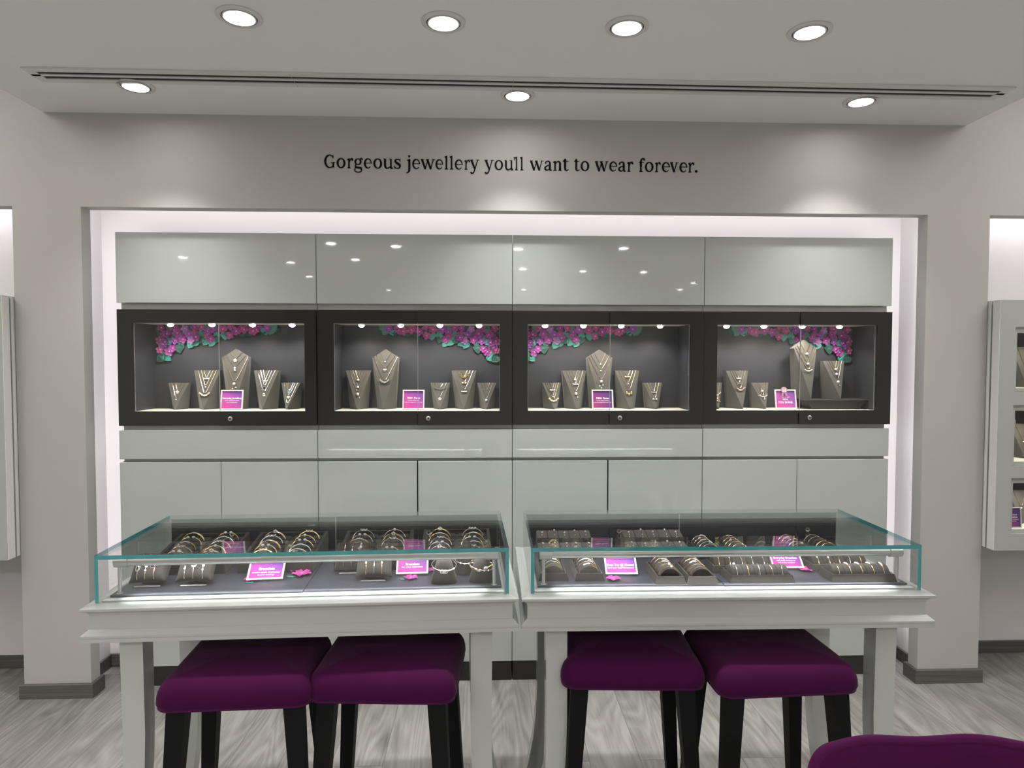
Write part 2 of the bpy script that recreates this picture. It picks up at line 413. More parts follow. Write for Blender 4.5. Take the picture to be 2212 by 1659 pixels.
def glyph(c):
    if c == 'o': return arc(.36, .38, .29, .345, 0, 360, oval(.135, .055))
    if c == 'G':
        return arc(.50, .50, .42, .465, 48, 330, lambda t: .055+.095*max(0, -math.cos(t))**.8) + rect(.76, .90, .05, .42) + cap(.62, 1.0, .44) + [[(.74, .78), (.84, .70), (.84, .98), (.80, .98), (.78, .90)]] + pen([(.86, .14, .05), (.80, .06, .06)], False)
    if c == 'r': return stem(.19, .135, 0, .73) + pen([(.25, .46, .05), (.32, .64, .06), (.44, .71, .09), (.53, .67, .11)]) + disc(.53, .63, .075)
    if c == 'e':
        return arc(.38, .38, .30, .345, 0, 318, lambda t: .05+.085*max(0, -math.cos(t))**.8+.04*max(0, math.cos(t))*max(0, math.sin(t)+.2)) + rect(.08, .71, .375, .425) + [[(.63, .38), (.74, .38), (.74, .44), (.66, .50)]]
    if c == 'u': return pen([(.17, .73, .135), (.17, .25, .135), (.26, .06, .10), (.42, .045, .065), (.60, .16, .05)]) + rect(.58, .715, 0.06, .75) + cap(.04, .2, .76) + cap(.47, .65, .76) + [[(.58, .14), (.715, .14), (.82, .045), (.82, .0), (.66, -.03), (.60, .02)]]
    if c == 's': return pen([(.52, .56, .03), (.49, .67, .055), (.33, .72, .055), (.17, .66, .09), (.15, .54, .125), (.30, .42, .15), (.47, .31, .15), (.52, .18, .12), (.44, .06, .08), (.27, .035, .055), (.12, .10, .055), (.09, .22, .03)]) + [[(.50, .54), (.55, .54), (.55, .74), (.51, .74)], [(.07, .02), (.11, .02), (.12, .24), (.07, .24)]]
    if c in 'wv':
        s = pen([(.10, .74, .14), (.36, 0.02, .12)], False) + cap(0, .27, .76)
        if c == 'v': return s + pen([(.36, .02, .06), (.60, .74, .06)], False) + cap(.48, .76, .76) + [[(.28, 0), (.40, -.015), (.44, .1), (.30, .1)]]
        return s + pen([(.36, .02, .06), (.56, .66, .055)], False) + pen([(.52, .74, .14), (.79, .02, .12)], False) + pen([(.79, .02, .06), (1.0, .74, .055)], False) + cap(.42, .66, .76) + cap(.90, 1.14, .76) + [[(.28, 0), (.40, -.015), (.44, .1), (.30, .1)], [(.71, 0), (.83, -.015), (.87, .1), (.73, .1)]]
    if c == 'y': return pen([(.12, .74, .14), (.42, .03, .11)], False) + cap(.0, .29, .76) + cap(.52, .8, .76) + pen([(.65, .74, .06), (.42, .06, .07), (.32, -.18, .08), (.20, -.27, .09), (.10, -.24, .10)]) + disc(.09, -.22, .07)
    if c == 'l': return stem(.19, .135, 0, 1.02)
    if c == 'j': return pen([(.28, .73, .135), (.28, .0, .135), (.22, -.20, .09), (.04, -.33, .035)]) + [[(.10, .63), (.22, .58), (.34, .72), (.34, .76), (.10, .68)]] + disc(.27, .96, .088)
    if c == 'g':
        return arc(.36, .50, .215, .215, 0, 360, oval(.115, .05)) + pen([(.50, .66, .05), (.60, .74, .06), (.70, .72, .08)]) + disc(.70, .69, .06) + pen([(.24, .32, .05), (.15, .22, .07), (.19, .10, .10), (.40, .055, .12), (.58, .02, .12), (.64, -.10, .085)]) + arc(.37, -.125, .28, .16, 0, -200, lambda t: .06) + pen([(.11, -.08, .06), (.14, .02, .05), (.22, .09, .05)])
    if c == 'a': return pen([(.14, .56, .05), (.18, .67, .06), (.34, .725, .06), (.49, .66, .09), (.51, .52, .135), (.51, .12, .135)]) + disc(.16, .58, .07) + pen([(.50, .44, .05), (.30, .37, .065), (.14, .27, .10), (.12, .14, .12), (.22, .05, .09), (.36, .06, .06), (.48, .16, .05)]) + [[(.445, .14), (.58, .14), (.68, .05), (.68, .0), (.54, -.02), (.46, .04)]]
    if c == 'n': return stem(.19, .135, 0, .73) + pen([(.25, .52, .05), (.36, .67, .06), (.50, .70, .09), (.60, .60, .12), (.61, .45, .135), (.61, .05, .135)]) + stem(.61, .135, 0, .3, True, False)
    if c == 't': return pen([(.24, .92, .05), (.24, .78, .13), (.24, .20, .135), (.30, .06, .10), (.42, .045, .06), (.52, .12, .035)]) + cap(.04, .50, .75) + [[(.04, .70), (.2, .72), (.24, .93), (.20, .93)]]
    if c == 'f': return stem(.20, .135, 0, .5, True, False) + pen([(.20, .4, .135), (.20, .78, .13), (.27, .96, .09), (.40, 1.01, .08), (.48, .95, .09)]) + disc(.48, .92, .07) + cap(.03, .46, .75)
    if c == "'": return [[(.0, 1.0), (.13, 1.0), (.085, .72), (.045, .72)]]
    if c == '.': return disc(.1, .085, .1)
words = [   # pixel spans of every letter as they stand on the wall, per word
 ('Gorgeous', [(103,222),(238,334),(352,420),(428,524),(534,620),(636,732),(746,850),(864,936)], 1),
 ('jewellery', [(993,1040),(1058,1145),(1150,1307),(1310,1395),(1408,1450),(1464,1506),(1520,1608),(1625,1685),(1685,1788)], 1),
 ("you'll", [(1842,1945),(1952,2045),(2060,2157),(2158,2172),None,None], 1),
 ('want', [(316,462),(470,550),(563,657),(665,731)], 2),
 ('to', [(786,846),(855,948)], 2),
 ('wear', [(1008,1151),(1160,1245),(1255,1335),(1350,1416)], 2),
 ('forever.', [(1474,1541),(1538,1630),(1646,1706),(1718,1805),(1806,1896),(1905,1990),(1998,2063),(2068,2099)], 2)]
letter_root = thing('wall_lettering', 'black serif slogan "Gorgeous jewellery you\'ll want to wear forever." on the wall'.replace('"', ''), 'lettering', (0, P, 2.33))
bA = at(720, 363.2, P); bB = at(1490, 372.6, P)
def base_z(x): return bA.z+(bB.z-bA.z)*(x-bA.x)/(bB.x-bA.x)
CAPH = .0575
for wd, spans, k in words:
    mb = MB()
    for ch, sp_ in zip(wd, spans):
        if sp_ is None: continue
        u0, u1 = [(680+s/5.027) if k == 1 else (1080+s/4.916) for s in sp_]
        x0, x1 = at(u0, 362, P).x, at(u1, 362, P).x
        polys = glyph(ch); lo = min(p[0] for q in polys for p in q); hi = max(p[0] for q in polys for p in q)
        for q in polys:
            mb.prism([(x0+(p[0]-lo)/(hi-lo)*(x1-x0), base_z(x0)+p[1]*CAPH-2.33) for p in q], -.0022, -.0002)
    if wd == "you'll":
        for s in ((158, 192), (212, 249)):
            x0, x1 = at(1080+s[0]/4.916, 362, P).x, at(1080+s[1]/4.916, 362, P).x
            polys = glyph('l'); lo = min(p[0] for q in polys for p in q); hi = max(p[0] for q in polys for p in q)
            for q in polys: mb.prism([(x0+(p[0]-lo)/(hi-lo)*(x1-x0), base_z(x0)+p[1]*CAPH-2.33) for p in q], -.0022, -.0002)
    mb.build('word', M['ink'], letter_root)

# ------------------------------------------------------------------ ceiling: air slot and lights
d = thing('linear_air_diffuser', 'long white two-slot air diffuser set flush across the ceiling', 'air vent', (0, 0, ZC))
x0, x1, y0, y1 = -1.689, 2.051, 2.536, 2.660
def dz(y, x): return y+.028*(x-x0)/(x1-x0)   # runs very slightly out of square with the wall
def strip(mb, ya, yb, za, zb, xa=x0, xb=x1):
    vs = [(xa, dz(ya, xa), za), (xb, dz(ya, xb), za), (xb, dz(yb, xb), za), (xa, dz(yb, xa), za)]
    mb.add(vs+[(a, b, zb) for a, b, c in vs], [(0, 1, 2, 3), (7, 6, 5, 4), (0, 4, 5, 1), (1, 5, 6, 2), (2, 6, 7, 3), (3, 7, 4, 0)])
mb = MB(); strip(mb, y0, y0+.030, -.006, -.0005); strip(mb, y1-.030, y1, -.006, -.0005); strip(mb, y0+.054, y0+.068, -.006, -.0005)
strip(mb, y0+.03, y1-.03, -.006, -.0005, x0, x0+.034); strip(mb, y0+.03, y1-.03, -.006, -.0005, x1-.034, x1)
mb.build('frame', M['trim'], d)
for ya in (y0+.030, y0+.068):
    mb = MB(); strip(mb, ya, ya+.026, -.002, -.0006, x0+.034, x1-.034); mb.build('slot', M['slot'], d)
for sx in (-.73, .10):
    mb = MB(); strip(mb, y0, y1, -.0064, -.006, sx, sx+.0016); mb.build('joint', M['alu'], d)

me_flange = MB().lathe([(.069, -.0005), (.069, -.004), (.066, -.006), (.054, -.006), (.053, -.0005)], 40).mesh('flange', M['trim'], True)
me_gap = MB().lathe([(.053, -.0005), (.053, -.0035), (.049, -.0035), (.049, -.0005)], 40).mesh('gap', M['seam'], True)
me_ring = MB().lathe([(.0505, -.001), (.0505, -.0065), (.046, -.0075), (.044, -.003), (.044, -.001)], 40).mesh('ring', M['trim'], True)
me_lens = MB().lathe([(.044, -.001), (.044, -.004), (.03, -.0052), (.012, -.006), (.001, -.0062)], 40).mesh('lens', M['lens'], True)
def downlight(x, y, z, label, power, ang, blend, group=None, tilt=(0, 0, 0), soft=.045):
    t = thing('recessed_downlight', label, 'ceiling light', (x, y, z), group=group)
    put('flange', me_flange, t); put('tilting_ring', me_ring, t, rot=tilt); put('lens', me_lens, t, rot=tilt); put('shadow_gap', me_gap, t)
    if power: lamp('SPOT', t, (0, 0, -.012), power, (1, .985, .955), tilt, spot_size=math.radians(ang), spot_blend=blend, shadow_soft_size=soft)
    return t
DL = [((517, 35), 'lit round downlight nearest the left ceiling edge, front row'), ((958, 47), 'lit round downlight second from left in the front ceiling row'),
      ((1354, 57), 'lit round downlight third from left in the front ceiling row'), ((1749, 67), 'lit round downlight rightmost in the front ceiling row')]
for (u, v), lb in DL:
    p = atz(u, v, ZC); downlight(p.x, p.y, ZC, lb, PW_FRONT, 110, .8, 'front row of ceiling downlights')
for (u, v), lb in [((293, 185), 'lit round downlight between air slot and wall, leftmost of three'), ((1118, 205), 'lit round downlight between air slot and wall, above the slogan'),
                   ((1860, 218), 'lit round downlight between air slot and wall, rightmost of three')]:
    p = atz(u, v, ZC); downlight(p.x, p.y, ZC, lb, PW_WALL, 92, .9, 'ceiling downlights along the wall', soft=.02)
k = 0
for x, y in ((-3.15, -.96), (-2.14, -1.28), (-1.42, -.05), (-.85, -.18), (.3, -.28), (1.3, -.2), (.42, -1.69), (1.15, -1.86), (1.89, -1.91), (-1.39, -1.04), (-2.26, -2.51), (2.85, -3.04), (.56, -4.01), (2.91, -3.9), (1.54, -5.34), (-1.5, -4.2)):
    k += 1
    downlight(x, y, ZC, 'lit downlight out in the shop, seen only as a glint on the glossy upper panels', PW_SHOP if y < -1.0 else 0, 150, .6, 'shop ceiling downlights behind the viewer')

# LED strips tucked behind the lips of the niches
def led(name, label, x0, x1, z0, z1, y, power, rot, sx, sy):
    t = thing(name, label, 'light strip', ((x0+x1)/2, y, (z0+z1)/2))
    hx, hz = (x1-x0)/2, (z1-z0)/2
    MB().box(-hx, hx, -.004, .0, -hz, hz).build('profile', M['alu'], t)
    l = lamp('AREA', t, (0, .006, 0), power, (1, .95, .97), rot, shape='RECTANGLE', size=sx, size_y=sy)
    return t
LED = (PI/2, 0, 0)
Yl = P+LIP+.006
led('led_strip', 'hidden light strip along the top of the middle niche', XA-.02, XB+.02, NT+.05, NT+.075, Yl, LED_TOP, (PI/2, 0, 0), 3.7, .02)
led('led_strip', 'hidden light strip down the left edge of the middle niche', XA-.055, XA-.035, .1, NT, Yl, LED_SIDE, (PI/2, 0, 0), .016, 2.0)
led('led_strip', 'hidden light strip down the right edge of the middle niche', XB+.03, XB+.048, .1, NT, Yl, LED_SIDE, (PI/2, 0, 0), .016, 2.0)
led('led_strip', 'hidden light strip along the top of the left niche', -3.5, XC-.02, NT+.05, NT+.075, Yl, LED_NICHE, (PI/2, 0, 0), 1.4, .02)
led('led_strip', 'hidden light strip along the top of the right niche', XD+.02, 3.7, NT+.05, NT+.075, Yl, LED_NICHE, (PI/2, 0, 0), 1.35, .02)
# soft light of the upper ceiling coves at both sides of the lowered ceiling
lamp('AREA', None, (-2.8, 1.2, ZU-.02), COVE, (1, .97, .92), (0, 0, 0), shape='RECTANGLE', size=1.2, size_y=2.6)
lamp('AREA', None, (3.0, 1.2, ZU-.02), COVE, (1, .97, .92), (0, 0, 0), shape='RECTANGLE', size=1.2, size_y=2.6)

# ------------------------------------------------------------------ the cabinet wall
X0, UW = -1.661, .8895
def ux(i): return X0+UW*i
ORD = ['leftmost', 'second from left', 'second from right', 'rightmost']
Z = dict(t1=2.067, t2=1.7515, d1=1.7225, d0=1.1975, r1=1.177, r0=1.0455, w1=1.0315, k=.0896)
for i in range(4):
    a, b = ux(i)+.0012, ux(i+1)-.0012; cx = (a+b)/2
    la, lb = (.012 if i == 0 else 0), (.012 if i == 3 else 0)
    def bx(x0, x1, y0, y1, z0, z1): return MB().box(x0-cx, x1-cx, y0-Q, y1-Q, z0, z1)
    t = thing('wall_cabinet', f'{ORD[i]} glossy grey flap-front wall cabinet in the top row', 'cabinet', (cx, Q, Z['t2']), group='top row wall cabinets')
    o = -Z['t2']
    bx(a+.002, b-.002, Q+.019, NB-.001, Z['t2']+.001+o, Z['t1']-.001+o).build('body', M['lacq'], t)
    MB().bbox(a-cx, b-cx, 0, .0185, .0, Z['t1']-Z['t2'], .0016).build('flap_door', M['lacq'], t)
    bx(a+la, b-lb, Q+.0192, NB-.001, Z['d1']+.001+o, Z['t2']-.0005+o).build('channel', M['alu'], t)
    # drawers
    t = thing('drawer_unit', f'{ORD[i]} shallow glossy grey drawer under the lit cases', 'drawer', (cx, Q, Z['r0']), group='drawer row')
    o = -Z['r0']
    bx(a+.002, b-.002, Q+.019, NB-.001, Z['r0']+o, Z['r1']+o).build('body', M['lacq'], t)
    MB().bbox(a-cx, b-cx, 0, .0185, 0, Z['r1']-Z['r0'], .0016).build('drawer_front', M['lacq'], t)
    bx(a+la, b-lb, Q+.0192, NB-.001, Z['w1']+.0005+o, Z['r0']-.0005+o).build('channel', M['alu'], t)
    # base cabinets with two doors
    t = thing('base_cabinet', f'{ORD[i]} two-door glossy grey base cabinet behind the counters', 'cabinet', (cx, Q, 0), group='base cabinet row')
    bx(a+.002, b-.002, Q+.019, NB-.001, Z['k'], Z['w1']).build('body', M['seam'], t)
    mid = at((478, 902, 1313, 1721)[i], 1050, Q).x; g = (.001, .003, .003, .001)[i]
    MB().bbox(a-cx, mid-g-cx, 0, .0185, Z['k']+.001, Z['w1'], .0016).build('door', M['lacq'], t)
    MB().bbox(mid+g-cx, b-cx, 0, .0185, Z['k']+.001, Z['w1'], .0016).build('door', M['lacq'], t)
    MB().box(a+.002-cx, b-.002-cx, .002, .02, 0.0, Z['k']-.001).build('toe_kick', M['toe'], t)

# glazed display cases
SH = 1.262                                   # shelf level in the cases
OZ0, OZ1 = 1.262, 1.662
OPN = [(288, 659), (721, 1080), (1140, 1490), (1549, 1892)]
SEAM = [474, 902, 1316, 1726]
PUCK = [(366, 456, 544, 630), (780, 865, 950, 1035), (1178, 1261, 1343, 1427), (1571, 1652, 1735, 1816)]
CB = 3.287
me_puck = MB().ball((0, 0, 0), .014, 16, sq=(1, 1, .75)).mesh('puck', M['puck'], True)
me_puckring = MB().lathe([(.020, .004), (.020, -.001), (.015, -.002), (.014, .004)], 20).mesh('puck_ring', M['tube'], True)
me_lock = MB().lathe([(.0001, -.006), (.0085, -.006), (.0105, -.0045), (.0115, 0)], 24).mesh('lock', M['lock'], True)
mbk = MB().lathe([(.0001, -.0064), (.0042, -.0064), (.0042, -.006)], 16); me_key = mbk.box(-.0012, .0012, -.0065, .001, -.0068, -.006).mesh('keyhole', M['lockd'])
for i in range(4):
    a, b = ux(i)+.0015, ux(i+1)-.0015; cx = (a+b)/2
    ox0, ox1 = at(OPN[i][0], 790, Q).x, at(OPN[i][1], 790, Q).x
    mid = at(SEAM[i], 800, Q).x
    t = thing('display_case', f'{ORD[i]} black-framed lit glass display case in the wall row', 'display case', (cx, Q, SH), group='wall display cases')
    L = lambda x: x-cx
    mb = MB()
    mb.box(L(a), L(ox0)-.004, .014, NB-.001-Q, Z['d0']-SH, Z['d1']-SH); mb.box(L(ox1)+.004, L(b), .014, NB-.001-Q, Z['d0']-SH, Z['d1']-SH)
    mb.box(L(ox0)-.004, L(ox1)+.004, .014, NB-.001-Q, OZ1+.003-SH, Z['d1']-SH); mb.box(L(ox0)-.004, L(ox1)+.004, .014, NB-.001-Q, Z['d0']-SH, -.012)
    mb.box(L(ox0)-.004, L(ox1)+.004, CB-Q, NB-.001-Q, -.012, OZ1+.003-SH)
    mb.build('carcass', M['slate'], t)
    MB().box(L(ox0)-.0038, L(ox1)+.0038, .013, CB-.0005-Q, -.0115, 0).build('shelf', M['shelf'], t)
    MB().box(L(ox0)-.0038, L(ox1)+.0038, .013, CB-.0005-Q, OZ1+.0015-SH, OZ1+.0028-SH).build('soffit', M['shelf'], t)
    MB().frame(L(ox0)-.0038, L(ox1)+.0038, -.004, OZ1+.003-SH, L(ox0)+.0018, L(ox1)-.0018, .0005, OZ1-.0015-SH, .0075, .0125).build('inner_trim', M['tube'], t)
    # left door, right door
    for s, (da, db) in enumerate(((a, mid-.0012), (mid+.0012, b))):
        y = 0 if s == 0 else -.007
        fr = MB(); zt, zb = Z['d1']-SH, Z['d0']-SH
        fr.box(L(da), L(db), y, y+.006, OZ1-SH, zt); fr.box(L(da), L(db), y, y+.006, zb, 0)
        if s == 0: fr.box(L(da), L(ox0), y, y+.006, 0, OZ1-SH)
        else: fr.box(L(ox1), L(db), y, y+.006, 0, OZ1-SH)
        f = fr.build('door', M['black'], t)
        pa, pb = (ox0, db) if s == 0 else (da, ox1)
        MB().box(L(pa), L(pb), y+.0005, y+.0055, 0, OZ1-SH).build('pane', M['pane'], f)
        if s == 1:
            MB().box(L(da), L(da)+.0016, y-.0004, y+.006, 0, OZ1-SH).build('pane_edge', M['tube'], f)
            lk = put('lock', me_lock, f, (L(mid)+.049, y-.0002, 1.229-SH), (-PI/2, 0, 0))
            put('keyhole', me_key, lk)
    for u in PUCK[i]:
        px_ = at(u, 699, 3.125).x
        pk = put('puck_light', me_puckring, t, (L(px_), 3.135-Q, OZ1-.003-SH)); put('lens', me_puck, pk, (0, 0, -.002))
        lamp('SPOT', t, (L(px_), 3.135-Q, OZ1-.022-SH), PUCK_W, (1, .93, .82), (math.radians(14), 0, 0), spot_size=math.radians(128), spot_blend=.7, shadow_soft_size=.012)
    MB().box(L(a)+(.012 if i == 0 else 0), L(b)-(.012 if i == 3 else 0), .0192, NB-.001-Q, Z['r1']+.0005-SH, Z['d0']-.0005-SH).build('channel', M['alu'], t)

# ------------------------------------------------------------------ necklace busts
def bust_mesh(kind, w, h, lean=.042):
    """faceted suede bust: a leaning kite or triangle of a face over a tapered back; returns mesh + face plane"""
    mb = MB(); yt, yf = lean, 0.0; bw = w*.36
    F = (0, yf, .0); BL, BR = (-bw, lean+.014, 0), (bw, lean+.014, 0); CL, CR = (-bw, lean+.032, 0), (bw, lean+.032, 0)
    if kind == 'V':
        TL, TR = (-w/2, yt, h), (w/2, yt, h); UL, UR = (-w/2*.96, yt+.034, h-.001), (w/2*.96, yt+.034, h-.001)
        vs = [F, TL, TR, UL, UR, BL, BR, CL, CR]
        fs = [(0, 2, 1), (1, 2, 4, 3), (0, 1, 5), (0, 6, 2), (1, 3, 7, 5), (2, 6, 8, 4), (3, 4, 8, 7), (0, 5, 7, 8, 6)]
    else:
        s = h*.855
        A, SL, SR = (0, yt, h), (-w/2, yt*.87, s), (w/2, yt*.87, s)
        A2, UL, UR = (0, yt+.028, h-.002), (-w/2, yt+.028, s), (w/2, yt+.028, s)
        vs = [F, SL, SR, UL, UR, BL, BR, CL, CR, A, A2]
        fs = [(0, 2, 9, 1), (1, 9, 10, 3), (9, 2, 4, 10), (0, 1, 5), (0, 6, 2), (1, 3, 7, 5), (2, 6, 8, 4), (3, 10, 4, 8, 7), (0, 5, 7, 8, 6)]
    mb.add(vs, fs)
    # foot under the tip
    mb.add([(0, .0, 0), (-bw, lean+.014, 0), (-bw, lean+.032, 0), (bw, lean+.032, 0), (bw, lean+.014, 0)]+[(0, .0, -.0002), (-bw, lean+.014, -.0002), (-bw, lean+.032, -.0002), (bw, lean+.032, -.0002), (bw, lean+.014, -.0002)], [(5, 6, 7, 8, 9)])
    return mb
def face_pt(w, h, lean, x, z, off=.0016): return Vector((x, lean*z/h-off, z))

def pend(kind, m):
    """pendant mesh hanging below the origin, in front of the bust face"""
    mb = MB(); ms = [M[m], M['gem']]; B = mb.ball
    if kind == 'ball': B((0, -.004, -.004), .0052, 10, 1)
    elif kind == 'dot': B((0, -.002, -.002), .0032, 8, 1)
    elif kind == 'flower':
        for k in range(5): B((.0042*math.cos(2*PI*k/5+.3), -.003, -.005+.0042*math.sin(2*PI*k/5+.3)), .003, 8, 1)
        B((0, -.0045, -.005), .0028, 8, 0)
    elif kind == 'double': B((0, -.0035, -.004), .0045, 10, 1); B((0, -.0035, -.0125), .0045, 10, 1)
    elif kind == 'ring': mb.tube([(.006*math.cos(2*PI*k/14), -.003, -.006+.006*math.sin(2*PI*k/14)) for k in range(14)], .0019, 6, 0, closed=True)
    elif kind == 'disc':
        B((0, -.002, -.006), .0066, 12, 0, (1, .35, 1)); B((.004, -.004, -.010), .0032, 8, 1)
    elif kind == 'bar': mb.tube([(-.011, -.003, -.001), (-.005, -.003, -.0018), (.005, -.003, -.0018), (.011, -.003, -.001)], .0021, 6, 0)
    elif kind == 'bow':
        for s in (-1, 1): B((.006*s, -.003, 0), .0036, 8, 1); B((.0025*s, -.003, 0), .0022, 8, 0)
        mb.tube([(0, -.003, -.001), (0, -.003, -.006)], .0012, 5, 0)
    elif kind == 'chevron': mb.tube([(-.019, -.003, .006), (-.018, -.003, 0), (0, -.003, -.007), (.018, -.003, 0), (.019, -.003, .006)], .0026, 6, 0)
    elif kind == 'cluster':
        for k in range(9):
            s = (k-4)/4; B((.017*s, -.003, .010*s*s-.003), .0030 if k % 2 else .0042, 8, k % 2)
    elif kind == 'beads':
        for k in range(7):
            s = (k-3)/3; B((.015*s, -.0025, .006*s*s-.002), .0024, 8, 1)
    elif kind == 'tassel':
        B((0, -.004, -.004), .0058, 10, 1)
        for x, l in ((-.006, .020), (.0, .027), (.006, .016)):
            mb.tube([(x*.3, -.003, -.006), (x, -.003, -l)], .001, 5, 0); B((x, -.003, -l-.002), .0032, 8, 1)
    elif kind == 'trio':
        for x, z in ((-.009, -.004), (0, -.010), (.009, -.004)): B((x, -.004, z), .0048, 10, 0, (1, 1, 1.3))
    elif kind == 'heart':
        for s in (-1, 1): B((.0028*s, -.003, -.003), .0040, 8, 1)
        mb.add([(-.006, -.0045, -.004), (.006, -.0045, -.004), (0, -.0035, -.012), (-.006, -.001, -.004), (.006, -.001, -.004), (0, -.001, -.012)], [(0, 1, 2), (3, 5, 4), (0, 2, 5, 3), (1, 4, 5, 2), (0, 3, 4, 1)], 1)
    elif kind == 'blue': ms = [M[m], M['blue']]; B((0, -.0035, -.004), .0052, 8, 1, (1, .8, 1.1))
    elif kind == 'drop': mb.tube([(0, -.003, 0), (0, -.003, -.014)], .0011, 5, 0); B((0, -.003, -.018), .0038, 8, 1, (.8, .8, 1.5))
    elif kind == 'knot':
        for k in range(6): B((.010*(k-2.5)/2.5, -.003, -.002+.002*(-1)**k), .0030, 8, 0)
    elif kind == 'links':
        for k in range(8):
            s = (k-3.5)/3.5; c = (.012*s, -.003, .012*s*s-.002)
            mb.tube([(c[0]+.0036*math.cos(2*PI*j/8), c[1], c[2]+.0024*math.sin(2*PI*j/8)) for j in range(8)], .0012, 5, 0, closed=True)
    return mb.mesh(kind, ms, True)
PEND = {}
PWORD = dict(ball='round stone pendant', dot='tiny stone', flower='flower pendant', double='two stacked stones', ring='open ring pendant', disc='disc pendant', bar='slim bar', bow='bow pendant',
             chevron='thick chevron bar', cluster='charm row', beads='bead row', tassel='hanging tassel', trio='three gold drops', heart='heart pendant', blue='pale blue stone', drop='long drop', knot='knotted bar', links='chunky links')
def necklace(root_mat, kind, w, h, lean, aL, aR, d, pk, m, label, group, tall):
    def top(x): return (h - abs(x)/(w/2)*h*.145) if tall else h
    zb = h*(1-d); n = 9; pts = []
    xs = [-aL*w/2, aR*w/2]; xm = (xs[0]+xs[1])/2*.4
    for k in range(n+1):
        s = k/n; e = abs(2*s-1)**1.12
        x = xm+(xs[0]-xm)*abs(2*s-1) if s < .5 else xm+(xs[1]-xm)*abs(2*s-1)
        z0 = top(xs[0] if s < .5 else xs[1]); z = zb+(z0-zb)*e
        pts.append(face_pt(w, h, lean, x, z))
    pts = [pts[0]+Vector((0, .004, .0012))]+pts+[pts[-1]+Vector((0, .004, .0012))]
    t = thing('necklace', label, 'necklace', group=group); t.matrix_world = root_mat
    MB().tube(pts, .0012, 5).build('chain', M[m], t, True)
    if (pk, m) not in PEND: PEND[(pk, m)] = pend(pk, m)
    put('pendant', PEND[(pk, m)], t, face_pt(w, h, lean, xm, zb, .001)).scale = (1.25,)*3
    return t
POS = {1: ['only'], 2: ['upper', 'lower'], 3: ['shortest', 'middle', 'longest']}
def bust(kind, u, yp, case, word, rot, chains, zbase, zref, size, top_y=None):
    w = {'S': .094, 'M': .120, 'T': .125}[size]
    h = {'S': .124, 'M': .183, 'T': .285}[size]
    lean = .056
    x = at(u, 830, yp+lean).x
    Mx = Matrix.Translation((x, yp, zbase)) @ Matrix.Rotation(math.radians(rot), 4, 'Z')
    sz = {'S': 'small', 'M': 'medium', 'T': 'tall pointed'}[size]
    o = bust_mesh(kind, w, h, lean).build('necklace_bust', M['suede']); o.matrix_world = Mx
    tag(o, f'{sz} grey suede necklace bust, {word} in {case}', 'necklace bust', 'necklace busts in the wall cases')
    n = len(chains)
    for k, (d, pk, m) in enumerate(chains):
        a = (.24, .45, .68)[k] if n == 3 else (.3, .6)[k]
        if size == 'T': a = (.42, .70, .88)[k]
        sw = {'gold': 'gold', 'rose': 'rose gold', 'silver': 'silver'}[m]
        necklace(Mx, kind, w, h, lean, a, a*1.06, d, pk, m, f'{sw} necklace, {PWORD[pk]}, {POS[n][k]} chain on {word} bust in {case}', 'necklaces in the wall cases', size == 'T')
YB_ = 3.185
CASES = ['leftmost case', 'second wall case', 'third wall case', 'rightmost case']
